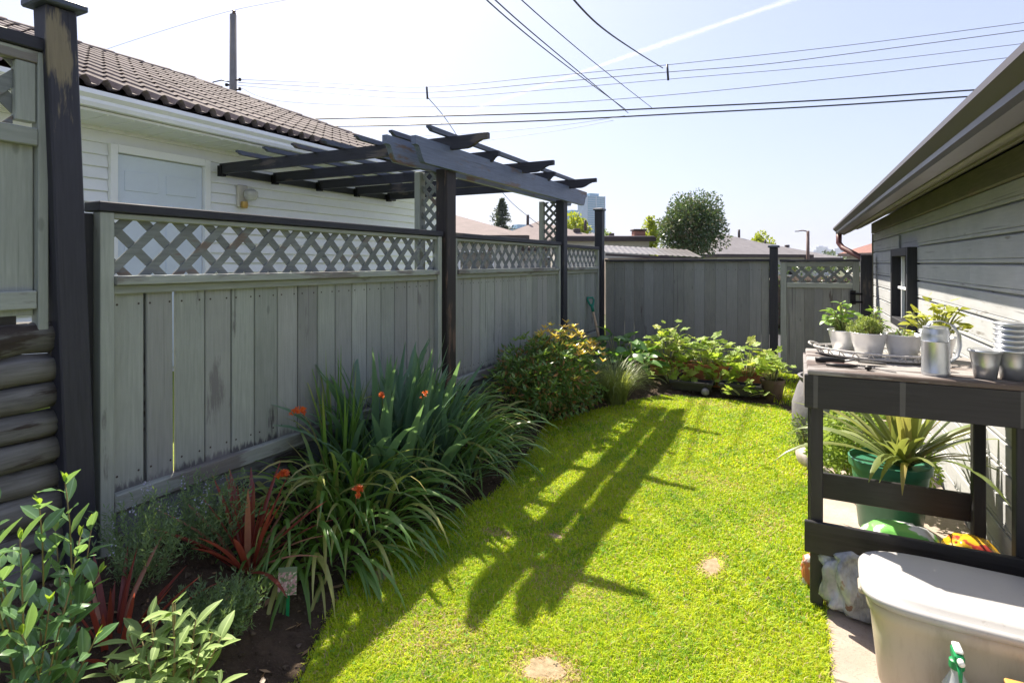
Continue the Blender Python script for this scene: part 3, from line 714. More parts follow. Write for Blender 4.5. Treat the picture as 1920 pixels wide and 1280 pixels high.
# eaves: sloping soffit boards, fascia, gutter, downspout, roof
EV = .572; ZE = 1.875; sl_ = (2.0-ZE)/(GX-EV)
for k in range(4):
    xa = EV+.02+k*.067; zc = ZE+sl_*(xa+.033-EV)+.022+(.010 if k % 2 else 0)
    box('soffit_board', xa, xa+.063, .2, 9.12, zc-.009, zc+.009, M['garage_trim'], gg, .002, rot=(0,-math.atan(sl_),0))
box('fascia', EV-.005, EV+.018, .2, 9.13, ZE+.012, ZE+.115, M['garage_trim'], gg)
gp_ = [(0,0),(-.075,0),(-.085,.02),(-.085,.045),(-.12,.085),(-.12,.11),(-.112,.11),(-.108,.09),(0,.09)]
link('gutter', fix(mesh('gutter', *prism_vf([(a, b*.84) for a, b in gp_], 8.95, 'y'))), M['gutter'], gg, (EV-.006,4.68,ZE+.02))
dsp = [(EV-.06,9.0,ZE+.02),(EV-.06,9.0,ZE-.10),(EV-.02,8.92,ZE-.17),(GX-.14,8.62,ZE-.30),(GX-.06,8.56,ZE-.36),(GX-.05,8.55,.1)]
tube('downspout', dsp, .036, plain('red_brown_downspout', (.11,.035,.03), .4), gg, 8)
rs = .333
sh = plain('grey_shingle', (.11,.105,.10), .9, scale=30, bump=.5)
rv = [(EV-.06,.1,ZE+.11),(EV-.06,9.15,ZE+.11),(3.4,9.15,ZE+.11+rs*2.99),(3.4,.1,ZE+.11+rs*2.99),(6.3,9.15,ZE+.14),(6.3,.1,ZE+.14)]
v = rv+[(a, b, c_-.03) for a, b, c_ in rv]
o0 = Vector((3.4,4.6,2.5)); link('roof', fix(mesh('roof', [Vector(p)-o0 for p in v], [(0,1,2,3),(3,2,4,5),(6,9,8,7),(9,11,10,8),(0,6,7,1),(1,7,8,2),(2,8,10,4),(4,10,11,5),(5,11,9,3),(3,9,6,0)])), sh, gg, o0)
link('gable', fix(mesh('gable', *prism_vf([(GX+.05-3.4,0),(5.8-3.4,0),(0,.95)], .03, 'y'))), M['garage_grey'], gg, (3.4,GE-.03,2.0))

# ------------------------------------------------------------------ potting bench and the things on and under it
BT = 1.04
bx0, bx1, by0, by1 = .04, .83, 2.77, 3.47
bn = thing('potting_bench', 'black stained timber potting bench with a weathered plank top', 'bench', (.43,3.12,0))
n = 5; w = (by1-by0)/n
for k in range(n): box('top_plank', bx0, bx1, by0+k*w+.002, by0+(k+1)*w-.002, BT-.022, BT+rnd.uniform(-.001,.001), M['bench_top'], bn, .004)
k_ = NT('bench_apron_dripped'); v, r = k_.objvec()
g_ = k_.noise(k_.vmul(v, (.06,1,1)), 90, 5, .6); dr = k_.noise(k_.vmul(v, (1,0,.02)), 16, 2, .4)
c_ = k_.mix(k_.ramp(g_, .3, .7), (.017,.0165,.018), (.03,.029,.031)); c_ = k_.mix(k_.math('MULTIPLY', k_.ramp(dr, .625, .635), .22), c_, (.3,.29,.28))
M['apron'] = k_.done(k_.bsdf(c_, .5, k_.bump(g_, .3, .003), spec=.4))
box('apron', bx0-.012, bx1, by0+.004, by0+.026, BT-.165, BT-.0225, M['apron'], bn, .003)
box('apron', bx0-.012, bx1, by1-.026, by1-.004, BT-.165, BT-.0225, M['bench'], bn, .003)
box('end_apron', bx0-.012, bx0+.008, by0+.027, by1-.027, BT-.165, BT-.0225, M['bench_top'], bn, .003)
for (lx, ly) in ((bx0+.01,by0+.027),(bx0+.01,by1-.082),(bx1-.085,by0+.027),(bx1-.085,by1-.082)):
    box('leg', lx, lx+.05, ly, ly+.055, .0, BT-.0225, M['bench_z'], bn, .004)
box('lower_rail', bx0-.012, bx1+.01, by0+.004, by0+.026, .25, .385, M['bench'], bn, .003)
box('lower_rail', bx0+.061, bx1-.03, by1-.026, by1-.004, .25, .385, M['bench'], bn, .003)

steel = plain('galvanised_steel', (.56,.58,.61), .36, metal=.8, var=.07, scale=5, bump=.02)
tin = plain('white_tin', (.80,.80,.80), .32, metal=.45, var=.06, scale=10, bump=.03)
def bucket_prof(r0, r1, h, t=.002): return [(r0,0),(r0+(r1-r0)*.5,h*.5),(r1,h-.006),(r1+.005,h-.003),(r1+.004,h),(r1-t,h-.001),(r0+(r1-r0)*.5-t,h*.5),(r0-t,.012),(.0005,.011)]
potsoil = plain('potting_soil', (.035,.025,.018), .95, bump=.6)
def ribbed(name, r0, r1, h, mat, par, loc, rib=None, seg=48):
    """bucket whose wall carries fine vertical flutes"""
    v, f = lathe_vf(bucket_prof(r0, r1, h), seg)
    if rib:
        v = [((x*(1+rib*(1 if (i % seg) % 2 else -1)), y*(1+rib*(1 if (i % seg) % 2 else -1)), z) if .02 < z < h*.9 and (i//seg) < 3 else (x, y, z)) for i, (x, y, z) in enumerate(v)]
    return link(name, mesh(name, v, f, True), mat, par, loc)
pots = []
for lab, px, py, rt, hh in (('white metal pot with bright leafy basil at the left end of the tray', .21,3.36,.068,.105),
                            ('middle white metal pot holding fine grey-green thyme', .305,3.2,.078,.115),
                            ('right white metal pot with a few small sprouts beside the watering can', .445,3.22,.08,.112)):
    t = thing('metal_pot', lab, 'plant pot', (px,py,BT+.014), group='white metal herb pots on the tray')
    ribbed('pot_body', rt*.68, rt, hh, tin, t, (px,py,BT+.014)); lathe('soil', [(.0005,.004),(rt*.9,0)], potsoil, t, (px,py,BT+.014+hh-.018), 20)
    pots.append((t, px, py, BT+.014+hh-.016))
# oval woven tray
t = thing('woven_tray', 'oval whitewashed woven tray carrying three metal pots', 'tray', (.32,3.24,BT))
trm = plain('whitewashed_wicker', (.52,.50,.47), .7, var=.25, scale=60, bump=.6)
TRX, TRY, TA = .245, .13, R(-20)
def orot(x, y, a): return (x*math.cos(a)-y*math.sin(a), x*math.sin(a)+y*math.cos(a))
v, f = lathe_vf([(.0005,.004),(.92,.004),(.95,.010),(.95,.012),(.0005,.012)], 40)
link('tray_base', mesh('tray_base', [(x*TRX, y*TRY, z) for x, y, z in v], f, True), trm, t, (.32,3.24,BT), (0,0,TA))
for zz, rr, rad in ((.038,1.04,.0055),(.013,.96,.0045)):
    pts = [(math.cos(a)*TRX*rr, math.sin(a)*TRY*rr, zz) for a in [2*math.pi*q/40 for q in range(41)]]
    vv, ff = tube_vf(pts, rad, 6, False); link('rim', mesh('rim', vv, ff, True), trm, t, (.32,3.24,BT), (0,0,TA))
pp = []
for q in range(46):
    a = 2*math.pi*q/46; b = a+(.07 if q % 2 else -.07)
    pp.append(tube_vf([(math.cos(a)*TRX*.96, math.sin(a)*TRY*.96, .012), (math.cos(b)*TRX*1.03, math.sin(b)*TRY*1.03, .038)], .0032, 5))
vv, ff = join_vf(pp); link('woven_side', mesh('woven', vv, ff, True), trm, t, (.32,3.24,BT), (0,0,TA))
for s in (-1, 1):
    pts = [(s*(TRX*1.02+.03*math.sin(a)), .04*math.cos(a), .04+.012*math.sin(a)) for a in [math.pi*q/10 for q in range(11)]]
    vv, ff = tube_vf(pts, .005, 6); link('handle', mesh('handle', vv, ff, True), trm, t, (.32,3.24,BT), (0,0,TA))
# watering can
t = thing('watering_can', 'galvanised steel watering can at the middle of the potting bench', 'watering can', (.51,2.88,BT))
wc = (.51,2.88,BT)
lathe('can_body', [(.048,0),(.050,.004),(.050,.014),(.0485,.018),(.0485,.135),(.0505,.139),(.0485,.143),(.0485,.165),(.048,.175),(.044,.188),(.0435,.195),(.0405,.195),(.041,.186),(.045,.172),(.045,.02),(.0005,.018)], steel, t, wc, 36)
lathe('can_rim', [(.040,.193),(.044,.193),(.045,.197),(.0415,.1985)], steel, t, wc, 36)
hp = [(-.038,.0,.188),(-.02,.0,.218),(.02,.0,.222),(.062,.0,.205),(.088,.0,.165),(.09,.0,.12),(.078,.0,.075),(.05,.0,.05)]
ca_, sa_ = math.cos(R(18)), math.sin(R(18))
def wr(p): return (wc[0]+p[0]*ca_-p[1]*sa_, wc[1]+p[0]*sa_+p[1]*ca_, wc[2]+p[2])
def strap(name, pts, width, th, mat, par, org):
    """flat bent strip: width across the y axis of the can"""
    v = []; f = []; n = len(pts); pts = [Vector(p) for p in pts]
    for i, p in enumerate(pts):
        d = (pts[min(i+1,n-1)]-pts[max(i-1,0)]).normalized(); s = Vector((-sa_, ca_, 0)); u = d.cross(s).normalized()
        for a, b in ((-1,-1),(1,-1),(1,1),(-1,1)): v.append(p-Vector(org)+s*(a*width/2)+u*(b*th/2))
    for i in range(n-1):
        for k in range(4): a = i*4+k; b = i*4+(k+1) % 4; f.append((a, b, b+4, a+4))
    f += [(3,2,1,0), tuple(range(4*n-4, 4*n))]
    return link(name, fix(mesh(name, v, f, True)), mat, par, org)
strap('handle', [wr(p) for p in hp[3:]], .026, .003, steel, t, wc)
strap('top_handle', [wr(p) for p in hp[:4]], .022, .003, steel, t, wc)
tube('spout', [wr((.0,.045,.03)), wr((.015,.09,.07)), wr((.03,.14,.12)), wr((.04,.175,.165))], [.017,.014,.011,.010], steel, t, 12)
lathe('spout_collar', [(.02,0),(.021,.008),(.018,.014)], steel, t, wr((.0,.04,.02)), 14)
# buckets at the right
def metal_bucket(lab, x, y, z, r0, r1, h):
    t = thing('metal_bucket', lab, 'bucket', (x,y,z), group='galvanised buckets at the wall end of the bench')
    ribbed('bucket_body', r0, r1, h, steel, t, (x,y,z), .006)
    vv, ff = lathe_vf([(r1+.001,h-.012),(r1+.006,h-.009),(r1+.006,h-.003),(r1+.001,h-.001)], 32); link('rolled_rim', mesh('rim', vv, ff, True), steel, t, (x,y,z))
metal_bucket('small single galvanised bucket between watering can and bucket stack', .672, 2.88, BT, .036, .052, .115)
lb = ['lowest bucket, standing on the bench', 'second bucket from the bottom', 'third bucket from the bottom', 'fourth bucket from the bottom', 'second bucket from the top', 'topmost bucket']
for i in range(6): metal_bucket(lb[i]+' of the nested galvanised stack by the wall', .765, 2.9, BT+i*.021, .041, .058, .12)
# hand tools
blk = plain('black_rubber_grip', (.015,.014,.014), .5); brs = plain('dull_blade', (.25,.24,.23), .4, metal=.8)
t = thing('hand_trowel', 'hand trowel with thick black grip lying before the tray', 'trowel', (.12,2.97,BT))
tube('grip', [(.075,2.965,BT+.016),(.10,2.968,BT+.018),(.15,2.975,BT+.017),(.19,2.985,BT+.014)], [.012,.015,.014,.009], blk, t, 12)
tube('neck', [(.19,2.985,BT+.014),(.23,2.998,BT+.022),(.25,3.005,BT+.018)], .005, brs, t, 8)
v, f = [], []
for i in range(7):
    q = i/6; L = .245+q*.11; wv = .026*(1-q**3)+.002
    for s in (-1, 0, 1): v.append((L-.3, s*wv+(L-.2)*.27-.03, .004+abs(s)*.010+.008*(1-q)))
f = [(i*3+k, i*3+k+1, i*3+k+4, i*3+k+3) for i in range(6) for k in range(2)]
link('blade', mesh('blade', v, f, True), brs, t, (.3,3.0,BT))
t = thing('pruning_shears', 'small pruning shears with dark handles near the bench edge', 'shears', (.2,2.9,BT))
for s in (-1, 1): tube('handle', [(.235,2.895,BT+.01),(.20,2.895+s*.012,BT+.01),(.155,2.90+s*.016,BT+.009),(.115,2.905+s*.013,BT+.008)], [.005,.008,.008,.006], plain('red_brown_grip', (.09,.04,.03), .5) if s > 0 else blk, t, 8)
prism('blade', [(0,0),(.03,.009),(.06,.004),(.065,0),(.03,-.006)], .004, 'z', brs, t, (.235,2.895,BT+.01), (0,0,R(-8)))
lathe('pivot', [(.008,0),(.008,.006),(.0005,.007)], brs, t, (.237,2.895,BT+.011), 10)
t = thing('garden_clip', 'tiny dark knob-shaped clip lying on the bench front edge', 'clip', (.27,2.86,BT))
lathe('clip_head', [(.003,0),(.013,.006),(.014,.016),(.008,.022),(.0005,.023)], blk, t, (.272,2.862,BT), 12)
tube('clip_wire', [(.272,2.862,BT+.006),(.30,2.88,BT+.008),(.335,2.87,BT+.003),(.37,2.845,BT+.003)], .002, brs, t, 6)

# storage tub
k = NT('beige_tub_plastic'); v, r = k.objvec(); a = k.noise(v, 3, 4)
tubm = k.done(k.bsdf(k.mix(k.ramp(k.noise(k.vmul(v,(1,1,.25)), 14, 5, .7), .5, .75), k.mix(a, (.44,.385,.31), (.52,.46,.375)), (.36,.30,.23)), .42, k.bump(k.noise(v, 200, 2), .05, .001), spec=.4))
lidm = k = None
k = NT('grey_lid_plastic'); v, r = k.objvec(); a = k.noise(v, 3, 4); b = k.noise(v, 40, 5, .7)
lidm = k.done(k.bsdf(k.mix(k.ramp(b, .6, .8), k.mix(a, (.37,.365,.36), (.44,.43,.42)), (.28,.26,.24)), .4, k.bump(b, .04, .001), spec=.4))
def sring(a, b, z, n=4.2, seg=64):
    r = []
    for i in range(seg):
        t_ = 2*math.pi*i/seg; c_, s_ = math.cos(t_), math.sin(t_)
        r.append((a*abs(c_)**(2/n)*(1 if c_ >= 0 else -1), b*abs(s_)**(2/n)*(1 if s_ >= 0 else -1), z))
    return r
def loft(rings, seg=64, cap0=True, cap1=True):
    v = [p for r in rings for p in r]; f = []
    for i in range(len(rings)-1):
        for k in range(seg): a = i*seg+k; b = i*seg+(k+1) % seg; f.append((a, b, b+seg, a+seg))
    if cap0: f.append(tuple(range(seg))[::-1])
    if cap1: f.append(tuple(range((len(rings)-1)*seg, len(rings)*seg)))
    return v, f
tc_ = (.605,2.475,0.008)
t = thing('storage_tub', 'large beige plastic storage tub with a grey lid before the bench', 'tub', tc_, R(-3))
A, B, H = .385, .215, .325
link('tub_body', mesh('tub_body', *loft([sring(A*.86,B*.84,0),sring(A*.89,B*.87,.01),sring(A*.94,B*.93,H*.6),sring(A*.955,B*.95,H*.8),sring(A*.985,B*.98,H*.83),sring(A*.99,B*.985,H)]), smooth=True), tubm, t, (0,0,0), local=True)
link('lid', mesh('lid', *loft([sring(A*.985,B*.98,-.01),sring(A*1.03,B*1.05,-.008),sring(A*1.04,B*1.06,.010),sring(A*1.025,B*1.045,.017),sring(A*.985,B*.99,.019),sring(A*.965,B*.95,.019),sring(A*.945,B*.91,.032),sring(A*.90,B*.85,.036),sring(A*.6,B*.5,.040)]), smooth=True), lidm, t, (0,0,H+.001), local=True)
link('handle_latch', box_me(.03,.09,.025,.008), plain('tub_latch', (.38,.33,.27), .5), t, (-A*1.005,0,H-.04), local=True)
# spray bottle
t = thing('spray_bottle', 'clear plastic spray bottle with a green trigger head', 'bottle', (.445,2.21,.006))
k = NT('milky_plastic'); mlk = k.done(k.bsdf((.66,.70,.72), .2, spec=.5, Transmission_Weight=.45))
lathe('bottle_body', [(.038,0),(.045,.006),(.046,.02),(.046,.13),(.042,.16),(.027,.195),(.017,.217),(.016,.234)], mlk, t, (.445,2.21,.006), 28)
grn = plain('green_plastic', (.01,.22,.075), .35); wht = plain('white_plastic', (.75,.77,.77), .35)
lathe('collar', [(.02,0),(.021,.004),(.02,.024),(.015,.028)], grn, t, (.445,2.21,.238), 18)
box('spray_head', .432, .458, 2.165, 2.235, .267, .299, grn, t, .006); box('head_cover', .434, .456, 2.175, 2.228, .2995, .311, wht, t, .004)
tube('nozzle', [(.445,2.165,.286),(.445,2.148,.286)], .009, wht, t, 10)
tube('trigger', [(.445,2.185,.268),(.445,2.165,.249),(.445,2.162,.215)], [.007,.006,.004], grn, t, 8)
tube('dip_tube', [(.445,2.212,.012),(.445,2.21,.21)], .003, grn, t, 6)
# bags and oddments
def bag(name, label, cat, c, sx, sy, sz, mat, seed, fold=.12, group=None):
    rr = random.Random(seed); bm = bmesh.new(); bmesh.ops.create_icosphere(bm, subdivisions=4, radius=1)
    ph_ = [rr.uniform(0,6) for _ in range(8)]
    for v in bm.verts:
        p = v.co.copy(); a = math.atan2(p.y, p.x)
        q = 1+fold*.6*math.sin(7*a+ph_[0]+3*p.z)+fold*.5*math.sin(13*a+ph_[1]-5*p.z)+fold*.35*math.sin(9*p.z+ph_[2]+4*p.x)+fold*.3*math.sin(17*p.x+11*p.y+ph_[3])
        bx_ = [math.copysign(abs(e)**.62, e) for e in p]
        v.co = Vector((bx_[0]*sx*q, bx_[1]*sy*q, max(-1, bx_[2]*(1+.25*fold*math.sin(5*a+ph_[4])))*sz))
    me = bpy.data.meshes.new(name); bm.to_mesh(me); bm.free(); me.polygons.foreach_set('use_smooth', [True]*len(me.polygons))
    t = thing(name, label, cat, (c[0],c[1],c[2]-sz), group=group)
    link('bag_body', me, mat, t, c); return t
k = NT('silver_printed_film'); v, r = k.objvec(); a = k.noise(v, 7, 4); b = k.noise(k.vmul(v,(1,1,.5)), 16, 3)
flm = k.done(k.bsdf(k.mix(k.ramp(b, .62, .66), k.mix(k.ramp(a, .35, .65), (.15,.16,.18), (.46,.47,.49)), (.20,.12,.10)), .2, k.bump(k.noise(k.vmul(v,(1,1,.3)), 22, 4), .9, .02), spec=.7))
t = bag('soil_bag', 'crumpled silver-white soil bag under the potting bench', 'bag', (.235,2.86,.15), .135, .12, .15, flm, 3, .24)
k = NT('orange_film'); v, r = k.objvec(); b = k.noise(v, 12, 3)
orf = k.done(k.bsdf(k.mix(k.ramp(b, .5, .55), (.55,.17,.07), (.68,.60,.52)), .25, spec=.55))
bag('seed_packet_bag', 'small orange and white plastic bag behind the bench front leg', 'bag', (.06,2.985,.07), .04, .035, .075, orf, 5, .12)
k = NT('yellow_film'); v, r = k.objvec(); b = k.noise(v, 10, 3)
ylf = k.done(k.bsdf(k.mix(k.ramp(b, .56, .6), (.62,.36,.02), (.34,.04,.03)), .25, spec=.5))
bag('fertiliser_bag', 'yellow and red plastic bag under the bench by the wall', 'bag', (.70,3.2,.135), .10, .09, .135, ylf, 8, .12)
k = NT('green_white_film'); v, r = k.objvec(); b = k.noise(v, 6, 3)
gwf = k.done(k.bsdf(k.mix(k.ramp(b, .5, .53), (.16,.46,.10), (.66,.68,.70)), .3, spec=.5))
bag('compost_bag', 'flat green and white compost bag lying behind the lower rail', 'bag', (.42,3.12,.15), .16, .12, .15, gwf, 9, .1)
t = thing('garden_glove_box', 'green box with an orange strip at the lower right corner', 'box', (.63,2.14,0))
box('box_body', .555, .71, 2.09, 2.19, .0, .245, plain('green_card', (.015,.17,.10), .5), t, .012); box('orange_strip', .554, .711, 2.089, 2.191, .2455, .258, plain('orange_card', (.62,.30,.08), .5), t, .004)
t = thing('rubber_wedge', 'small black rubber block on the paving before the tub', 'block', (.29,2.2,.008))
prism('wedge', [(-.06,0),(.06,0),(.05,.025),(-.045,.035)], .06, 'y', blk, t, (.30,2.12,.01)); box('wedge_ridge', .27, .31, 2.10, 2.14, .0355, .05, blk, t, .003)
# green pot for the yucca
t = thing('green_planter', 'large green plastic planter pot behind the potting bench', 'plant pot', (.46,3.78,.008))
gpm = plain('green_pot_plastic', (.035,.17,.10), .35, var=.12, scale=4, bump=.03, spec=.5)
lathe('planter_body', [(.14,0),(.15,.01),(.185,.36),(.185,.37)], gpm, t, (.46,3.78,.008), 36)
lathe('planter_rim', [(.185,.355),(.198,.357),(.201,.40),(.193,.402),(.188,.37),(.0005,.362)], gpm, t, (.46,3.78,.008), 36)
# big grey stone urn beyond the bench, and edging stones
t = thing('stone_planter', 'big round grey stone planter beyond the left end of the bench', 'planter', (.27,5.15,0))
stn = plain('grey_stone', (.20,.19,.20), .85, var=.3, scale=9, bump=.6)
lathe('planter_bowl', [(.2,0),(.26,.05),(.31,.22),(.31,.38),(.27,.52),(.25,.56),(.27,.60),(.25,.60),(.22,.54),(.0005,.52)], stn, t, (.27,5.15,0), 30)
def stone(lab, x, y, z, sx, sy, sz, seed, mat, rz=0):
    rr = random.Random(seed); bm = bmesh.new(); bmesh.ops.create_icosphere(bm, subdivisions=3, radius=1)
    o = [Vector((rr.gauss(0,1),rr.gauss(0,1),rr.gauss(0,1))).normalized() for _ in range(9)]; d_ = [rr.uniform(.62,.95) for _ in o]
    for v in bm.verts:
        for n_, dd in zip(o, d_):
            e = v.co.dot(n_)
            if e > dd: v.co -= n_*(e-dd)*.8
        v.co = Vector((v.co.x*sx, v.co.y*sy, v.co.z*sz))
    me = bpy.data.meshes.new('edging_stone'); bm.to_mesh(me); bm.free(); me.polygons.foreach_set('use_smooth', [True]*len(me.polygons))
    t = link('edging_stone', me, mat, None, (x,y,z), (0,0,rz)); tag(t, lab, 'stone', 'edging stones by the paving'); return t
pst = plain('pale_stone', (.42,.36,.33), .85, var=.25, scale=14, bump=.5)
stone('pale long edging stone on the lawn corner beside the bench leg', .06, 4.75, .05, .07, .2, .085, 2, pst, R(12))
stone('small pale edging stone right behind the long one by the lawn', .16, 4.45, .035, .08, .1, .06, 4, pst)
# shovel
t = thing('shovel', 'spade with green D-handle leaning in the back left fence corner', 'shovel', (-2.2,7.3,.1))
shw = wood('shovel_ash_shaft', (.34,.24,.15), (.47,.35,.23), 'z', rough=.6)
p0 = Vector((-2.545,7.55,.90)); p1 = Vector((-2.36,7.42,.30))
tube('shaft', [p0, p0.lerp(p1,.5), p1], .017, shw, t, 10); dirv = (p0-p1).normalized(); sv = Vector((.55,.83,0)).normalized()
g_ = plain('green_handle_plastic', (.005,.16,.10), .4)
hp_ = [p0-dirv*.02, p0+dirv*.03+sv*.03, p0+dirv*.085+sv*.052, p0+dirv*.125+sv*.045, p0+dirv*.125-sv*.045, p0+dirv*.085-sv*.052, p0+dirv*.03-sv*.03, p0-dirv*.02]
tube('d_handle', hp_, .014, g_, t, 10); tube('socket', [p0+dirv*.03, p0-dirv*.08], [.022,.02], g_, t, 12)
v = []; q0 = p1; dv = -dirv; nv = dv.cross(sv).normalized()
for i in range(6):
    q = i/5; wv = .085*(1 if q < .7 else (1-(q-.7)/.3*.7))
    for s in (-1,-.5,0,.5,1): v.append(q0+dv*(.27*q)+sv*(s*wv)+nv*(.02*s*s)-q0)
link('spade_blade', mesh('blade', v, [(i*5+k, i*5+k+1, i*5+k+6, i*5+k+5) for i in range(5) for k in range(4)], True), brs, t, p1)
# plant label stake
t = thing('plant_label', 'picture plant label on a green stake in the soil', 'plant label', (-1.9,1.70,.03), R(35))
k = NT('label_print'); tc = k.n('TexCoord'); v = tc.outputs['Object']; a = k.noise(v, 55, 3); sx_ = k.n('SeparateXYZ', i0=v)
c = k.mix(k.ramp(a, .45, .55), (.12,.2,.09), (.5,.28,.32)); c = k.mix(k.ramp(k.noise(v, 90, 2), .58, .62), c, (.6,.55,.5)); c = k.mix(k.ramp(sx_.outputs[2], .034, .038), c, (.15,.2,.13))
lbm = k.done(k.bsdf(c, .35, spec=.4))
link('label_face', box_me(.075,.002,.11,.001), lbm, t, (0,0,.145), (R(-8),0,0), local=True)
link('stake', box_me(.014,.004,.16,.002), grn, t, (0,.004,.02), (R(-8),0,0), local=True)

# ------------------------------------------------------------------ plants
def strap_me(L, W, a0, a1, n=7, fold=.25, power=1.3, twist=0.0, tip=3.0):
    v = []; x = z = 0.0
    for i in range(n+1):
        q = i/n; a = a0+(a1-a0)*q**power
        w = W*(.55+.45*min(1, q*3))*(1-q**tip)/2+.0006
        tw = twist*q; nx, nz = math.cos(a), -math.sin(a)
        for s in (-1, 0, 1):
            u = s*w; f_ = fold*w*(abs(s))
            v.append((x+nx*(f_+math.sin(tw)*u), u*math.cos(tw), z+nz*(f_+math.sin(tw)*u)))
        x += math.sin(a)*L/n; z += math.cos(a)*L/n
    f = [(i*3+k, i*3+k+1, i*3+k+4, i*3+k+3) for i in range(n) for k in range(2)]
    return mesh('leaf', v, f, True)
def leaf_me(L, W, n=5, fold=.25, droop=.3, widest=.45, wav=0.0):
    """blade along +Y, upper side +Z"""
    v = []
    for i in range(n+1):
        q = i/n; e = math.log(.5)/math.log(widest); w = W/2*max(.02, math.sin(math.pi*q**e))**.8
        z = -droop*L*q*q
        for s in (-1, 0, 1): v.append((s*w, L*q, z+fold*abs(s)*w+wav*W*math.sin(9*q+2*s)*abs(s)))
    f = [(i*3+k, i*3+k+1, i*3+k+4, i*3+k+3) for i in range(n) for k in range(2)]
    return mesh('leaf', v, f, True)
def lobed_me(L, W, lobes=5, depth=.35, cup=.15, seg=20):
    """broad lobed leaf (squash, strawberry): fan round the stalk point, along +Y"""
    v = [(0, L*.25, 0)]
    for i in range(seg+1):
        a = -math.pi*.93+2*math.pi*.93*i/seg
        r = (1-depth*.5+depth*.5*math.cos(lobes*a))*(1-.35*(abs(a)/math.pi)**3)
        y = L*.25+math.cos(a)*r*L*.7; x = math.sin(a)*r*W*.55
        v.append((x, y, cup*(x*x+(y-L*.25)**2)/L*(1 if i % 2 else .3)-.12*L*max(0, y/L)**2))
    return mesh('leaf', v, [(0, i+1, i+2) for i in range(seg)], False)
def aim(d, up=(0,0,1)):
    d = Vector(d).normalized(); up = Vector(up); x = d.cross(up)
    if x.length < 1e-3: x = d.orthogonal()
    x.normalize(); z = x.cross(d)
    return Matrix((x, d, z)).transposed().to_quaternion()
def with_mat(mes, m):
    for e in mes: e.materials.append(m)
    return mes
def soil_z(x, y): return float(bed_height(np.array([x]), np.array([y]))[0])

def strap_clump(name, label, cat, c, rx, ry, n, variants, r_, bias=(0,0), lean=1.0, smin=.7, smax=1.1, group=None, zoff=0, radial=False):
    z0 = soil_z(*c[:2]) if len(c) == 2 else c[2]
    t = thing(name, label, cat, (c[0], c[1], z0+zoff), group=group)
    for i in range(n):
        a = r_.uniform(0, 2*math.pi); q = math.sqrt(r_.random())
        x, y = math.cos(a)*q*rx, math.sin(a)*q*ry
        yaw = math.atan2(y/ry*.8+bias[1]+r_.gauss(0,.4), x/rx*.8+bias[0]+r_.gauss(0,.4))+r_.gauss(0,.35)
        if radial: yaw = i*2.39996+r_.gauss(0,.12); q = i/n
        k = min(len(variants)-1, int(len(variants)*(q*.75+r_.random()*.35)))
        zz = (soil_z(c[0]+x, c[1]+y)-z0-.02) if len(c) == 2 else 0
        s = r_.uniform(smin, smax)
        link('leaf', variants[k], None, t, (x, y, zz), (r_.gauss(0,.06), r_.gauss(0,.1), yaw), (s, s*r_.uniform(.8,1.25), s), local=True)
    return t
r1 = random.Random(21)
lily = leafmat('daylily_leaf', (.10,.21,.045), (.18,.31,.07), (.42,.42,.13), transl=.42, rough=.35, spec=.5, islands=False, tip=(.5,(.36,.27,.11)))
irism = leafmat('iris_leaf', (.095,.19,.12), (.165,.28,.165), transl=.32, rough=.4, spec=.5, islands=False)
lv = with_mat([strap_me(.66,.028,R(6),R(38),7,.3,1.5), strap_me(.74,.030,R(12),R(95),8,.3,1.7), strap_me(.76,.030,R(18),R(128),9,.3,1.6,.5), strap_me(.72,.030,R(28),R(150),9,.3,1.4,-.5), strap_me(.64,.028,R(40),R(160),8,.3,1.2), strap_me(.58,.026,R(55),R(165),8,.3,1.1,.6)], lily)
iv = with_mat([strap_me(.74,.044,R(2),R(10),6,.2,1.5,0,4), strap_me(.70,.046,R(8),R(24),6,.2,1.5,.2,4), strap_me(.66,.046,R(16),R(48),7,.2,2,-.3,4), strap_me(.60,.044,R(26),R(85),7,.2,2.2,.4,4)], irism)
strap_clump('daylily', 'arching green daylily clump spilling over the lawn edge, with orange flowers', 'plant', (-2.20,2.36), .28, .46, 290, lv, r1, (.35,-.25), smin=.68, smax=1.02)
strap_clump('daylily', 'dark green strap-leaved daylily clump in front of the brown pergola post', 'plant', (-2.28,3.55), .32, .52, 290, lv, r1, (.35,.05), smin=.6, smax=.95)
strap_clump('iris', 'bluish sword-leaved iris clump against the near fence panel', 'plant', (-2.28,2.98), .24, .45, 150, iv, r1, (.2,.0), smin=.85, smax=1.25)
strap_clump('iris', 'low bluish iris fan lying out over the lawn right of the daylilies', 'plant', (-2.10,3.2), .16, .35, 70, iv[1:]+with_mat([strap_me(.6,.034,R(45),R(100),7,.2,1.5,.3,4)], irism), r1, (.6,-.1), smin=.65, smax=.95)
strap_clump('iris', 'narrow upright green iris tuft between fence boards and daylilies', 'plant', (-2.42,2.55), .08, .12, 34, with_mat([strap_me(.78,.016,R(2),R(14),6,.3,1.5), strap_me(.72,.016,R(8),R(30),6,.3,1.6)], lily), r1, (0,0), smin=.8, smax=1.05)
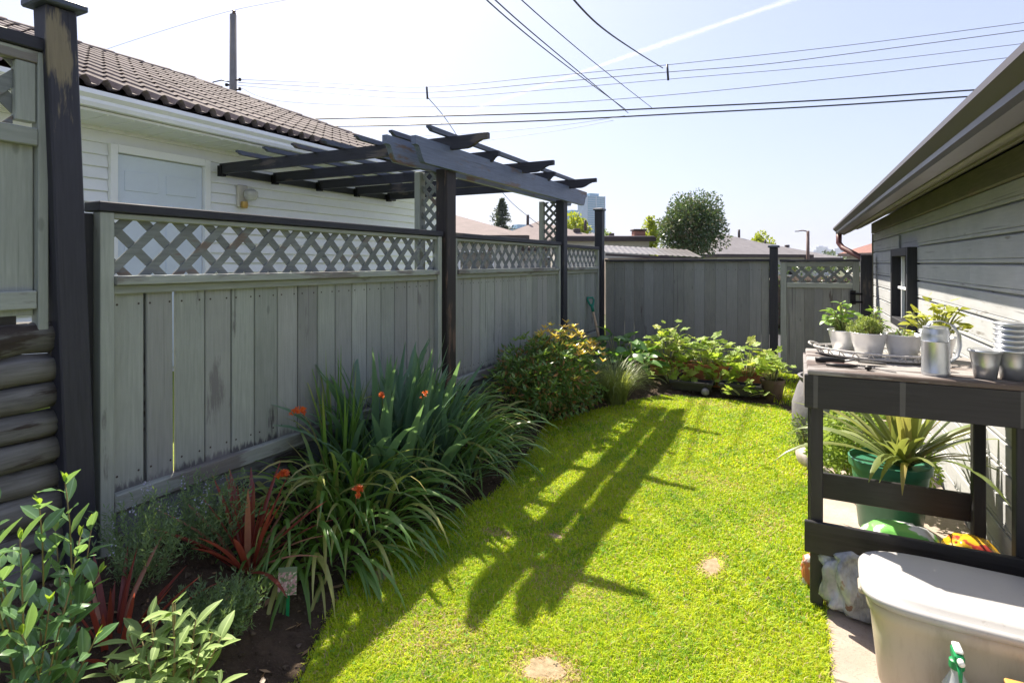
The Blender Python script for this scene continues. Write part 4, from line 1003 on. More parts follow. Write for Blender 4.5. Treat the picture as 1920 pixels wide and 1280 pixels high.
# crocosmia flower sprays: arching stem with a row of small trumpet flowers
fl = leafmat('orange_petal', (.62,.10,.025), (.75,.17,.03), transl=.35, rough=.5, tcol=(.9,.25,.05))
stm = leafmat('flower_stem', (.10,.16,.04), (.2,.12,.05), transl=.1)
pv = []; pf = []
for k in range(6):
    a = k*math.pi/3; c_, s_ = math.cos(a), math.sin(a); o = len(pv)
    for (rr_, zz, ww) in ((.002,0,.002),(.004,.012,.003),(.011,.022,.0045),(.017,.024,.001)):
        pv += [(c_*rr_-s_*ww, s_*rr_+c_*ww, zz), (c_*rr_+s_*ww, s_*rr_-c_*ww, zz)]
    pf += [(o+2*i, o+2*i+1, o+2*i+3, o+2*i+2) for i in range(3)]
fm = mesh('flower', pv, pf, True); fm.materials.append(fl)
for lab, b, tip, nf in (('orange crocosmia spray nearest the fence, left of the daylilies', (-2.25,2.35), (-2.30,2.10,.72), 12),
                        ('orange crocosmia spray hanging low over the daylily front', (-2.05,2.25), (-1.86,2.09,.39), 13),
                        ('orange crocosmia spray just above the red cordyline', (-2.2,2.1), (-2.2,1.92,.47), 10),
                        ('drooping faded orange crocosmia stem in the middle of the irises', (-2.2,2.7), (-2.09,2.53,.74), 9),
                        ('drooping faded orange crocosmia stem right of the iris middle', (-2.1,2.8), (-1.87,2.66,.75), 8)):
    z0 = soil_z(*b); t = thing('crocosmia', lab, 'flower', (b[0],b[1],z0), group='orange crocosmia sprays')
    B = Vector((b[0],b[1],z0)); T = Vector(tip); top = B.lerp(T,.6)+Vector((0,0,.32 if tip[2] > .6 else .22))
    pts = [B*(1-q)**2+top*2*q*(1-q)+T*q*q for q in [i/10 for i in range(11)]]
    tube('stem', pts, [.0035-.0002*i for i in range(11)], stm, t, 6)
    for i in range(nf):
        q = .72+.28*i/(nf-1); p = B*(1-q)**2+top*2*q*(1-q)+T*q*q
        dv = Vector((r1.gauss(0,.5), r1.gauss(0,.5), .7+r1.random()*.4)).normalized()
        link('flower_head', fm, None, t, p+dv*.006, dv.to_track_quat('Z','Y'), r1.uniform(.75,1.2)*(1 if nf > 9 else .7))

def leaf_cloud(name, P, N, L, W, tilt=.8, jit=.25, rng=nrg):
    n = len(P); Nn = N/np.maximum(1e-6, np.linalg.norm(N, axis=1))[:, None]
    A = Nn+rng.normal(0, tilt, (n,3)); A /= np.linalg.norm(A, axis=1)[:, None]
    Bv = np.cross(A, rng.normal(0, 1, (n,3))); Bv /= np.maximum(1e-6, np.linalg.norm(Bv, axis=1))[:, None]; C = np.cross(A, Bv)
    l = (L*rng.uniform(.6,1.3,n))[:, None]; w = l*(W/L)
    V = np.stack([P, P+A*l*.45+Bv*w*.5+C*w*.18, P+A*l, P+A*l*.45-Bv*w*.5+C*w*.18], 1).reshape(-1,3)
    b = np.arange(n)[:, None]*4
    T = np.concatenate([b+np.array([[0,1,2]]), b+np.array([[0,2,3]])])
    return np_mesh(name, V, T, False)
def blob_points(n, R3, clumps, cr=.38, rng=nrg, floor=None, fill=.25):
    """leaf positions for a crown of uneven clumps inside an ellipsoid of radii R3"""
    c = rng.normal(0,1,(clumps,3)); c /= np.linalg.norm(c, axis=1)[:, None]; c *= rng.uniform(.45,.92,(clumps,1))
    k = rng.integers(0, clumps, n); d = rng.normal(0,1,(n,3)); d /= np.linalg.norm(d, axis=1)[:, None]
    rr = cr*rng.uniform(.6,1.25,clumps)[k]*np.where(rng.random(n) < fill, rng.random(n), rng.uniform(.75,1.05,n))
    P = (c[k]+d*rr[:, None])*np.array(R3); N = d+.5*c[k]
    return P, N

# glossy shrub in the lower left corner
r2 = random.Random(4)
gl = leafmat('glossy_shrub_leaf', (.085,.19,.08), (.15,.27,.11), transl=.38, rough=.18, spec=.9, islands=False, tcol=(.42,.66,.12), rib=.003)
gly = leafmat('young_shrub_leaf', (.22,.34,.05), (.30,.42,.07), transl=.4, rough=.3, spec=.5, islands=False)
gv_ = with_mat([leaf_me(.080,.042,5,.22,.12,.5), leaf_me(.072,.044,5,.15,.22,.52), leaf_me(.088,.044,5,.28,.05,.52), leaf_me(.078,.04,5,.5,-.2,.48,.05), leaf_me(.07,.036,5,.1,.45,.5,.08)], gl)
gy_ = with_mat([leaf_me(.035,.014,4,.4,.0,.5)], gly)
twig = plain('green_twig', (.22,.17,.06), .6)
t = thing('glossy_shrub', 'glossy-leaved evergreen shrub in the lower left corner', 'shrub', (-1.85,.82,.1))
tips = [(-1.74,.70,.97),(-1.78,.92,.86),(-1.72,.83,.84),(-1.80,1.0,.70),(-1.70,.92,.72),(-1.66,.88,.62),(-1.63,.75,.80),(-1.72,.98,.58),(-1.6,.8,.62),(-1.58,.9,.48),(-1.66,.66,.88),
        (-1.55,.72,.6),(-1.6,.98,.38),(-1.5,.85,.36),(-1.72,1.06,.45),(-1.5,.95,.24),(-1.6,.65,.7),(-1.52,.7,.42),(-1.84,.76,.9),(-1.9,.95,.68)]
for tx, ty, tz in tips:
    sh_ = Vector((-.13,-.02,0)); tx += sh_.x; ty += sh_.y
    if (tx*math.cos(YAW)+ty*math.sin(YAW))/(ty*math.cos(YAW)-tx*math.sin(YAW)) > -.70: continue
    B = Vector((-1.85+r2.gauss(0,.05), .80+r2.gauss(0,.05), .08)); T = Vector((tx,ty,tz)); m_ = B.lerp(T,.5)+Vector((r2.gauss(0,.03),r2.gauss(0,.03),.04))
    fn = lambda q: B*(1-q)**2+m_*2*q*(1-q)+T*q*q
    tube('stem', [fn(i/6) for i in range(7)], [.004-.0004*i for i in range(7)], twig, t, 5)
    L_ = (T-B).length; k = 0; q = .25; ph_ = r2.uniform(0,6)
    while q < 1.0:
        p = fn(q); d = (fn(min(1,q+.02))-fn(q-.02)).normalized(); a = ph_+k*2.4; o_ = d.orthogonal().normalized(); s_ = d.cross(o_)
        out = (o_*math.cos(a)+s_*math.sin(a))
        dv = (out*.85+d*(.55+.3*q)+Vector((0,0,.15))).normalized()
        link('leaf', gv_[r2.randrange(5)], None, t, p, aim(dv, d*.4+Vector((r2.gauss(0,.45),r2.gauss(0,.45),1))), (r2.uniform(.6,1.05), r2.uniform(.65,1.15), 1))
        k += 1; q += .032/L_*r2.uniform(.8,1.3)
    for j in range(3): link('young_leaf', gy_[0], None, t, T, aim(d+Vector((r2.gauss(0,.35),r2.gauss(0,.35),.2)), (0,0,1)), r2.uniform(.7,1.1))

# red cordylines
cm = leafmat('cordyline_leaf', (.15,.03,.028), (.28,.065,.048), (.48,.24,.15), transl=.4, rough=.32, spec=.55, islands=False, tcol=(.75,.14,.05))
cv = with_mat([strap_me(.36,.022,R(4),R(14),6,.5,1.4,0,5), strap_me(.40,.022,R(18),R(36),6,.5,1.4,.1,5), strap_me(.42,.022,R(36),R(62),7,.5,1.4,-.2,5), strap_me(.46,.021,R(52),R(98),8,.5,1.7,.2,5)], cm)
r3 = random.Random(9)
strap_clump('cordyline', 'red spiky cordyline in front of the kick board', 'plant', (-2.17,1.72,.13), .02, .02, 30, cv, r3, (0,0), smin=.9, smax=1.25, radial=True)
strap_clump('cordyline', 'dark red cordyline half hidden behind the glossy shrub', 'plant', (-2.10,1.12,.10), .025, .025, 26, cv, r3, (0,0), smin=.75, smax=1.05, radial=True)

# rosemary / lavender mounds (needles too fine to count)
ndl = leafmat('rosemary_needle', (.12,.20,.095), (.20,.29,.13), transl=.3, rough=.5)
def needle_mound(name, label, c, rx, ry, h, nst, mat, flower=None, seed=1, lean=.35):
    rg = np.random.default_rng(seed); t = thing(name, label, 'herb', (c[0],c[1],soil_z(*c)))
    z0 = soil_z(*c); Ps = []; Ns = []; tips_ = []
    for i in range(nst):
        a = rg.uniform(0,6.28); q = math.sqrt(rg.random()); bx_, by_ = math.cos(a)*q*rx*.5, math.sin(a)*q*ry*.5
        hh = h*rg.uniform(.65,1.1)*(1-.35*q*q); tx_, ty_ = math.cos(a)*q*rx*1.05+rg.normal(0,.02), math.sin(a)*q*ry*1.05+rg.normal(0,.02)
        s = np.linspace(.08,1,34)[:, None]; p = np.array([bx_,by_,0])*(1-s)+np.array([tx_,ty_,hh])*s; p[:,2] += .06*h*np.sin(s[:,0]*3.1)
        Ps.append(p); d = np.array([tx_-bx_,ty_-by_,hh]); d /= np.linalg.norm(d); rad = rg.normal(0,1,(34,3)); Ns.append(d*.8+rad*.5); tips_.append(p[-1])
    link('foliage', leaf_cloud('foliage', np.concatenate(Ps), np.concatenate(Ns), .024, .0045, .25, rng=rg), mat, t, (0,0,0), local=True, kind='stuff')
    if flower:
        for p in tips_[:flower]:
            pts = p+rg.normal(0,.006,(14,3))+np.linspace(0,.05,14)[:,None]*np.array([0,0,1]); 
            link('flower_spike', leaf_cloud('spike', pts, rg.normal(0,1,(14,3)), .008, .006, .5, rng=rg), M['lav'], t, (0,0,0), local=True)
    return t
M['lav'] = leafmat('lavender_petal', (.30,.30,.48), (.42,.42,.60), transl=.3)
needle_mound('rosemary', 'rounded green rosemary mound beside the plant label', (-1.92,1.40), .16, .16, .21, 150, ndl, seed=3)
needle_mound('lavender', 'tall dark lavender with pale flower spikes at the fence foot', (-2.33,1.62), .2, .2, .36, 130, ndl, 9, seed=4)
needle_mound('lavender', 'lavender with pale flower spikes behind the second cordyline', (-2.28,1.33), .2, .14, .34, 100, ndl, 8, seed=6)
# sage
sgm = leafmat('sage_leaf', (.19,.29,.095), (.30,.40,.13), transl=.35, rough=.6, spec=.25, islands=False, tcol=(.45,.6,.1), rib=.0025)
sv_ = with_mat([leaf_me(.085,.027,5,.3,.15,.5), leaf_me(.10,.032,5,.25,.3,.5), leaf_me(.07,.022,5,.35,.0,.5)], sgm)
t = thing('sage', 'bright grey-green sage plant at the bottom edge of the bed', 'herb', (-1.70,1.08,soil_z(-1.70,1.08)))
r4 = random.Random(31)
for i in range(24):
    a = i*2.4; q = math.sqrt(i/24)*1.15; B = Vector((-1.70+.03*math.cos(a), 1.08+.03*math.sin(a), .06)); T = Vector((-1.70+.17*q*math.cos(a)+r4.gauss(0,.015), 1.08+.15*q*math.sin(a), .47-.16*q+r4.gauss(0,.02)))
    tube('stem', [B, B.lerp(T,.5)+Vector((0,0,.02)), T], [.004,.003,.002], twig, t, 5)
    for k in range(9):
        q2 = .45+.55*k/8; p = B.lerp(T,q2); an = k*1.6+i; up = .25+.9*(q2-.45)
        link('leaf', sv_[k % 3], None, t, p, aim((math.cos(an), math.sin(an), up)), r4.uniform(.6,1.1)*(1.1-.35*(k == 8)))

# azalea with yellowing leaves
az1 = leafmat('azalea_leaf', (.11,.22,.045), (.22,.32,.07), transl=.4, rough=.3, spec=.5, islands=False)
az2 = leafmat('azalea_young_leaf', (.58,.50,.08), (.66,.36,.10), (.44,.54,.10), transl=.4, rough=.35, spec=.5, islands=False)
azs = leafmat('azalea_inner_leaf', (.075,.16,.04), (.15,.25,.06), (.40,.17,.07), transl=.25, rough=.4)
t = thing('azalea', 'rounded azalea bush with yellow and orange young leaves', 'shrub', (-2.12,5.15,soil_z(-2.12,5.15)))
P, N = blob_points(9500, (.44,.92,.36), 60, .30); P[:,2] += .38
link('foliage', leaf_cloud('foliage', P, N, .055, .02, .6), azs, t, (0,0,.02), local=True, kind='stuff')
a1 = with_mat([leaf_me(.065,.024,4,.3,.15)], az1)[0]; a2 = with_mat([leaf_me(.06,.022,4,.3,.05)], az2)[0]
r5 = random.Random(6)
for i in range(140):
    a = r5.uniform(0,6.28); q = math.sqrt(r5.random()); x, y = .44*q*math.cos(a), .95*q*math.sin(a); z = .38+.40*math.sqrt(max(0,1-q*q))*r5.uniform(.8,1.32)
    young = (x*.5+y*.55+z*1.1 > .70+r5.gauss(0,.14))
    for k in range(5):
        an = k*1.257+i; link('leaf', a2 if young else a1, None, t, (x,y,z), aim((math.cos(an)+x*.6, math.sin(an)+y*.6, .5+r5.random()*.5)), r5.uniform(.8,1.3), local=True)
for i in range(7): 
    a = i*.9; tube('stem', [(-2.12+.03*math.cos(a),5.15+.04*math.sin(a),.1),(-2.12+.22*math.cos(a),5.15+.4*math.sin(a),.4)], [.012,.006], plain('shrub_bark', (.09,.065,.05), .9), t, 6)
# fine ornamental grass
def tuft(name, label, c, r, n, L, mat, seed, width=.005, cat='ornamental grass', droop=1.0):
    rg = np.random.default_rng(seed); z0 = soil_z(*c); t = thing(name, label, cat, (c[0],c[1],z0))
    V = []; F = []; ns = 6
    for i in range(n):
        a = rg.uniform(0,6.28); b = a+rg.normal(0,.5); x = math.cos(a)*r*rg.random(); y = math.sin(a)*r*rg.random(); z = 0; th = rg.uniform(.05,.55); l = L*rg.uniform(.6,1.15); o = len(V)
        for s in range(ns+1):
            w = width*(1-(s/ns)**2)/2+.0004; V += [(x-math.sin(b)*w, y+math.cos(b)*w, z), (x+math.sin(b)*w, y-math.cos(b)*w, z)]
            th2 = th+droop*1.9*(s/ns)**1.6; x += math.cos(b)*math.sin(th2)*l/ns; y += math.sin(b)*math.sin(th2)*l/ns; z += math.cos(th2)*l/ns
        F += [(o+2*s, o+2*s+1, o+2*s+3, o+2*s+2) for s in range(ns)]
    link('blades', mesh('blades', V, F, True), mat, t, (0,0,0), local=True, kind='stuff')
    link('crown_base', mesh('base', *lathe_vf([(r*.6,-.02),(r*.5,.04),(.001,.06)], 12), smooth=True), plain('dead_thatch', (.12,.09,.05), .9), t, (0,0,0), local=True)
ogm = leafmat('grass_tuft_leaf', (.17,.23,.07), (.30,.34,.12), transl=.4, rough=.4)
tuft('ornamental_grass', 'fine arching ornamental grass tuft right of the azalea', (-1.74,5.92), .12, 700, .62, ogm, 3)

# vegetable corner at the back fence
tcm = plain('terracotta', (.42,.15,.07), .8, var=.2, scale=8, bump=.3)
sqm = leafmat('squash_leaf', (.22,.36,.045), (.38,.50,.07), (.55,.56,.11), transl=.48, rough=.5, islands=False, rib=.003, tcol=(.5,.62,.05))
dkm = leafmat('dark_broad_leaf', (.09,.22,.05), (.17,.32,.07), transl=.4, rough=.35, spec=.5, islands=False)
qv = with_mat([lobed_me(.12,.13,5,.45), lobed_me(.14,.14,5,.3,.25), lobed_me(.10,.11,7,.3)], sqm)
bv = with_mat([leaf_me(.20,.11,6,.25,.35,.5,.06), leaf_me(.17,.10,6,.3,.2,.5,.06)], dkm)
qs = leafmat('squash_stalk', (.30,.34,.12), (.42,.42,.2), transl=.15)
def broad_plant(name, label, c, r, h, n, var, seed, z0=None, cat='vegetable', smin=.7, smax=1.2, nst=1.0):
    rr = random.Random(seed); z0 = soil_z(*c[:2]) if z0 is None else z0
    t = thing(name, label, cat, (c[0],c[1],z0), group=None)
    for i in range(n):
        a = rr.uniform(0,6.28); q = math.sqrt(rr.random()); T = Vector((math.cos(a)*q*r[0], math.sin(a)*q*r[1], h*(1-.55*q*q)*rr.uniform(.35,1.08)))
        B = Vector((T.x*.3, T.y*.3, 0)); m_ = B.lerp(T,.55)+Vector((0,0,h*.22))
        if i % 2 == 0:
            vv, ff = tube_vf([B*(1-s)**2+m_*2*s*(1-s)+T*s*s for s in (0,.25,.5,.75,1)], [.005,.005,.004,.004,.003], 5); link('stalk', mesh('stalk', vv, ff, True), qs, t, (0,0,0), local=True)
        d = Vector((T.x*.9+rr.gauss(0,.1), T.y*.9+rr.gauss(0,.1), rr.uniform(-.06,.10)+.02))
        if d.length < .02: d = Vector((1,0,.2))
        link('leaf', var[i % len(var)], None, t, T, aim(d, (rr.gauss(0,.35), -.25+rr.gauss(0,.35), 1)), rr.uniform(smin,smax), local=True)
    return t
def trough(label, x, y, L, W, H, mat, group):
    t = thing('planter_trough', label, 'planter', (x,y,.05), group=group)
    o_ = [(-L/2*.92,-W/2*.85,0),(L/2*.92,-W/2*.85,0),(L/2*.92,W/2*.85,0),(-L/2*.92,W/2*.85,0),(-L/2,-W/2,H),(L/2,-W/2,H),(L/2,W/2,H),(-L/2,W/2,H)]
    link('trough_body', mesh('trough', o_, [(0,3,2,1),(0,1,5,4),(1,2,6,5),(2,3,7,6),(3,0,4,7)]), mat, t, (x,y,.05)); 
    for a, b, c_, d_ in ((-L/2-.01,L/2+.01,-W/2-.012,-W/2+.012),(-L/2-.01,L/2+.01,W/2-.012,W/2+.012),(-L/2-.012,-L/2+.012,-W/2+.013,W/2-.013),(L/2-.012,L/2+.012,-W/2+.013,W/2-.013)):
        box('rim', x+a, x+b, y+c_, y+d_, .05+H-.03, .05+H+.004, mat, t, .004)
    box('soil', x-L/2+.013, x+L/2-.013, y-W/2+.013, y+W/2-.013, .05+H-.05, .05+H-.02, potsoil, t, .005)
trough('terracotta trough at the left of the vegetable corner', -1.45, 7.12, .34, .24, .27, tcm, 'terracotta troughs at the back fence')
trough('long terracotta trough in the middle of the vegetable corner', -.98, 7.1, .5, .22, .25, tcm, 'terracotta troughs at the back fence')
trough('terracotta trough at the right of the vegetable corner, by the gate post', -.5, 7.08, .36, .22, .22, tcm, 'terracotta troughs at the back fence')
blkp = plain('black_seed_tray', (.018,.017,.02), .5)
trough('low black plastic tray in front of the terracotta troughs, left one', -1.08, 6.76, .46, .16, .10, blkp, 'black trays at the lawn end')
trough('low black plastic tray in front of the terracotta troughs, right one', -.56, 6.74, .42, .16, .12, blkp, 'black trays at the lawn end')
broad_plant('leafy_vegetable', 'dark broad-leaved plant left of the terracotta troughs', (-1.80,6.75), (.28,.34), .46, 60, bv, 1)
broad_plant('leafy_vegetable', 'dark leafy plant at the foot of the leaning shovel', (-2.1,7.25), (.34,.34), .44, 60, bv, 12)
broad_plant('tomato_plant', 'bushy pale green plant growing in the left terracotta trough', (-1.42,7.1), (.32,.22), .50, 80, qv, 2, .28, smin=.6, smax=1.0)
broad_plant('squash_plant', 'bright green squash plant over the long terracotta trough', (-.98,7.08), (.36,.26), .38, 80, qv, 3, .26, smin=.6, smax=1.15)
broad_plant('squash_plant', 'sprawling squash plant with pale stalks over the right terracotta trough', (-.52,6.98), (.34,.30), .36, 76, qv, 4, .22, smin=.55, smax=1.1)
broad_plant('squash_plant', 'squash seedling trailing onto the grass before the black trays', (-.52,6.68), (.24,.16), .14, 22, qv, 5, .06, smin=.5, smax=.8)
broad_plant('squash_plant', 'low squash plant drooping over the left terracotta trough and black tray', (-1.32,6.86), (.26,.16), .24, 44, qv, 25, .08, smin=.55, smax=1.0)
broad_plant('leafy_vegetable', 'bright leafy greens between the black tray and the long terracotta trough', (-.84,6.9), (.24,.12), .22, 40, qv, 26, .10, smin=.5, smax=.9)
t = thing('brown_pot', 'dark brown round pot beside the gate post at the lawn end', 'plant pot', (-.24,6.78,.01))
lathe('pot_body', [(.09,0),(.12,.2),(.128,.2),(.128,.235),(.115,.235),(.112,.21),(.0005,.205)], plain('brown_glaze', (.06,.038,.03), .5), t, (-.24,6.78,.01), 24)
lathe('pot_soil', [(.0005,.008),(.11,0)], potsoil, t, (-.24,6.78,.218), 16)
broad_plant('pepper_plant', 'tall leafy plant growing in the dark brown pot', (-.24,6.78), (.2,.2), .36, 50, qv, 7, .22, smin=.45, smax=.8)
ns_ = thing('pale_rock', 'small pale stone in the soil before the squash plants', 'stone', (-.92,6.66,.03))
link('rock', stone.__globals__['mesh']('rock', *loft([sring(.02,.02,0,2,12),sring(.045,.04,.02,2,12),sring(.04,.036,.06,2,12),sring(.015,.015,.08,2,12)], 12), smooth=True), stn, ns_, (-.92,6.66,.02))

# herbs on the bench
bsm = leafmat('basil_leaf', (.18,.33,.05), (.28,.44,.07), transl=.45, rough=.35, spec=.5, islands=False, tcol=(.5,.7,.06))
bl = with_mat([leaf_me(.045,.028,4,.2,.35,.5), leaf_me(.036,.023,4,.15,.3,.5)], bsm)
(_, px, py, pz) = pots[0]; broad_plant('basil', 'bushy bright green basil in the left metal pot', (px,py), (.085,.085), .15, 62, bl, 11, pz, 'herb')
(_, px, py, pz) = pots[1]
t = broad_plant('mint', 'leafy mint rising behind the thyme in the middle metal pot', (px+.03,py+.03), (.06,.05), .14, 36, bl, 13, pz, 'herb', .5, .9)
t = thing('thyme', 'fine wispy thyme at the front of the middle metal pot', 'herb', (px,py,pz))
thm = leafmat('thyme_leaf', (.20,.27,.09), (.30,.36,.13), transl=.4)
P, N = blob_points(1500, (.075,.06,.05), 16); P[:,2] += .045
link('foliage', leaf_cloud('foliage', P, N, .012, .005, .8), thm, t, (-.015,-.02,0), local=True, kind='stuff')
link('stems', mesh('stems', *join_vf([tube_vf([(0,0,0),(.05*math.cos(i*.9)-.015,.04*math.sin(i*.9)-.02,.05)], .001, 4) for i in range(14)])), twig, t, (0,0,0), local=True)
(_, px, py, pz) = pots[2]; broad_plant('seedling', 'sparse small sprouts in the right metal pot', (px,py), (.05,.05), .04, 16, bl, 15, pz, 'herb', .3, .5)
t = thing('metal_pot', 'metal pot standing behind the watering can', 'plant pot', (.60,3.34,BT), group='white metal herb pots on the tray')
ribbed('pot_body', .05, .072, .11, tin, t, (.60,3.34,BT)); lathe('soil', [(.0005,.004),(.064,0)], potsoil, t, (.60,3.34,BT+.092), 20)
ym = leafmat('golden_leaf', (.36,.42,.06), (.48,.50,.08), transl=.45, rough=.4, islands=False, tcol=(.75,.75,.08))
broad_plant('oregano', 'yellow-green leafy herb rising behind the watering can', (.60,3.34), (.12,.10), .20, 70, with_mat([leaf_me(.045,.03,4,.2,.3), lobed_me(.045,.045,3,.3)], ym), 17, BT+.1, 'herb')

# yucca and bushes behind the bench
ycm = leafmat('yucca_leaf', (.17,.23,.07), (.27,.30,.11), (.42,.34,.14), transl=.3, rough=.35, spec=.5, islands=False)
yv = with_mat([strap_me(.46,.034,R(5),R(18),6,.35,1.4,0,4), strap_me(.50,.036,R(25),R(50),6,.35,1.5,.1,4), strap_me(.54,.036,R(45),R(88),7,.35,1.6,-.1,4), strap_me(.58,.036,R(60),R(140),9,.3,1.7,.2,4)], ycm)
r6 = random.Random(14)
strap_clump('yucca', 'spiky yellow-green yucca in the green planter behind the bench', 'plant', (.52,3.78,.385), .04, .04, 78, yv, r6, (0,0), smin=.9, smax=1.3, radial=True)
bsh = leafmat('small_bush_leaf', (.17,.28,.05), (.30,.40,.08), transl=.45, rough=.45, tcol=(.5,.65,.08))
def bush(label, c, R3, n, mat, L, W, seed, cl=18):
    rg = np.random.default_rng(seed); t = thing('leafy_bush', label, 'shrub', (c[0],c[1],0))
    P, N = blob_points(n, R3, cl, rng=rg); P[:,2] += R3[2]
    link('foliage', leaf_cloud('foliage', P, N, L, W, .7, rng=rg), mat, t, (0,0,.02), local=True, kind='stuff')
    for i in range(5): tube('stem', [(c[0],c[1],0),(c[0]+R3[0]*.6*math.cos(i*1.3),c[1]+R3[1]*.6*math.sin(i*1.3),R3[2]*1.2)], [.008,.003], twig, t, 5)
bush('bright small-leaved bush seen under the bench top at its left', (.33,4.5), (.24,.3,.28), 2600, bsh, .04, .02, 5)
bush('low leafy plant at the foot of the big grey stone planter', (.08,4.98), (.12,.16,.19), 700, leafmat('grey_green_leaf', (.13,.2,.06), (.22,.29,.1), transl=.4), .05, .012, 6, 10)
bush('yellow-green bush between the yucca and the garage wall', (.62,4.3), (.2,.3,.33), 1900, bsh, .045, .022, 7)
bush('leafy plant growing in the big grey stone planter', (.27,5.15), (.2,.2,.12), 600, bsh, .05, .025, 8, 10)
bpy.data.objects['leafy_bush.003'].location.z = .5
# grass tufts and crumbs on lawn
tuft('grass_tussock', 'dark grass clump standing proud of the lawn by the straw patch', (-.12,2.93), .035, 90, .07, leafmat('tussock_leaf', (.12,.19,.05), (.2,.26,.08), transl=.3), 8, .004, 'grass')

# ------------------------------------------------------------------ street behind: houses, trees, poles, wires
shg = lambda nm, c: plain(nm, c, .9, var=.22, scale=2.2, bump=.4)
S1, S2, S3 = shg('pinkish_shingle', (.21,.17,.158)), shg('grey_shingle_far', (.165,.155,.16)), shg('brown_shingle', (.2,.16,.15))
W1 = plain('stucco', (.55,.53,.49), .9, scale=2); W2 = plain('dark_fascia', (.06,.045,.045), .6)
def house(label, u, d, L, W, zr, ze, yaw, roofm, wallm=W1, hip=True, vents=()):
    c = bear(u, d); t = thing('house', label, 'house', c, yaw)
    box_ = box_me(L-.8, W-.8, ze-.1, 0); link('wall', box_, wallm, t, (0,0,(ze-.1)/2-.05), local=True)
    h = min(L, W)/2; rr = L/2-(h if hip else 0)
    v = [(-L/2,-W/2,ze),(L/2,-W/2,ze),(L/2,W/2,ze),(-L/2,W/2,ze),(-rr,0,zr),(rr,0,zr)]; v += [(a, b, c_-.12) for a, b, c_ in v[:4]]
    rf = link('roof', mesh('roof', v, [(0,1,5,4),(1,2,5),(2,3,4,5),(3,0,4),(9,8,7,6)]), roofm, t, (0,0,0), local=True)
    for a, b, x0, y0 in ((L,.06,0,-W/2),(L,.06,0,W/2),(.06,W,-L/2,0),(.06,W,L/2,0)): link('fascia', box_me(a+.05, b, .2, 0), W2, t, (x0,y0,ze-.11), local=True)
    for k in range(3):
        w_ = link('window', box_me(1.2,.06,1.0,.0), M['glass'], t, ((k-1)*L*.28,-W/2+.38,ze*.55), local=True)
        link('window_frame', box_me(1.36,.04,1.16,.01), M['white_paint'], w_, (0,.02,0), local=True)
    for (x, y, kind) in vents:
        zz = zr-(zr-ze)*min(1, abs(y)/(W/2))
        if kind == 'pipe': vv, ff = tube_vf([(x,y,zz-.1),(x,y,zz+.55)], .09, 8); link('vent_pipe', mesh('pipe', vv, ff, True), W2, rf, (0,0,0), local=True)
        else: link('roof_vent', box_me(.4,.3,.25,.03), W2, rf, (x,y,zz+.08), local=True)
    return t
house('house with pinkish shingle hip roof just right of the brown pergola post', 800, 26, 9, 9, 4.05, 2.55, YAW, S1)
house('wide house with pinkish hip roof and roof vents behind the fence', 1010, 36, 9.5, 10, 4.15, 2.35, YAW+R(8), S1, vents=((-.8,-.6,'pipe'),(1.9,-2.2,'box'),(2.6,-1.6,'pipe'),(.6,-2.8,'box')))
house('house with pale hip roof between pergola and corner post', 1110, 46, 9, 10, 3.95, 2.4, YAW-R(6), S2, vents=((1.5,-1.0,'box'),))
house('house with grey hip roof right of the round tree', 1345, 44, 8.5, 10, 3.85, 2.1, YAW+R(20), S2, vents=((1.2,-1.0,'pipe'),(-1,-1.5,'box')))
house('farther house with grey hip roof left of the small lamp pole', 1432, 58, 9, 11, 3.55, 2.0, YAW+R(10), S2, vents=((-.5,-1,'pipe'),(1.5,-1.6,'box')))
house('house with reddish roof seen past the downspout', 1645, 40, 2.6, 5, 3.0, 2.2, YAW, shg('red_shingle', (.22,.11,.09)))
# flat-roofed carport with chimney, and corrugated shed roof in front of it
c = bear(1130, 21); t = thing('carport', 'flat-roofed carport with dark fascia and brick chimney behind the corner post', 'carport', c, YAW+R(3))
link('roof_slab', box_me(3.6,3,.1,.02), plain('bitumen', (.22,.19,.18), .9), t, (.0,1,2.43), local=True)
link('fascia_board', box_me(3.66,.06,.16,.0), W2, t, (0,-.53,2.36), local=True)
link('wall', box_me(3.3,2.6,2.3,0), W1, t, (0,1,1.15), local=True)
ch = link('chimney', box_me(.42,.42,.75,.02), plain('brick_chimney', (.26,.13,.10), .9, scale=20), t, (1.42,.3,2.32), local=True); link('chimney_cap', box_me(.5,.5,.06,.01), W2, ch, (0,0,.41), local=True)
c = bear(1215, 16.5); t = thing('corrugated_shed', 'low shed with pale corrugated roof just behind the back fence', 'shed', c, YAW-R(4))
cor = plain('corrugated_plastic', (.13,.12,.115), .45, var=.12); n = 60
vv = [( (i/n-.5)*2.6, y, z+.008*math.sin(i*1.7)) for i in range(n+1) for (y, z) in ((-.9,1.80-.14*(i/n)),(.9,2.05-.14*(i/n)))]
link('corrugated_roof', mesh('roof', vv, [(2*i,2*i+2,2*i+3,2*i+1) for i in range(n)], True), cor, t, (0,0,0), local=True)
link('wall', box_me(2.4,1.6,1.68,0), plain('shed_wood', (.2,.16,.13), .9), t, (0,0,.8), local=True); link('edge_board', box_me(2.62,.04,.07,0), W2, t, (0,-.92,1.66), (0,R(3.1),0), local=True)

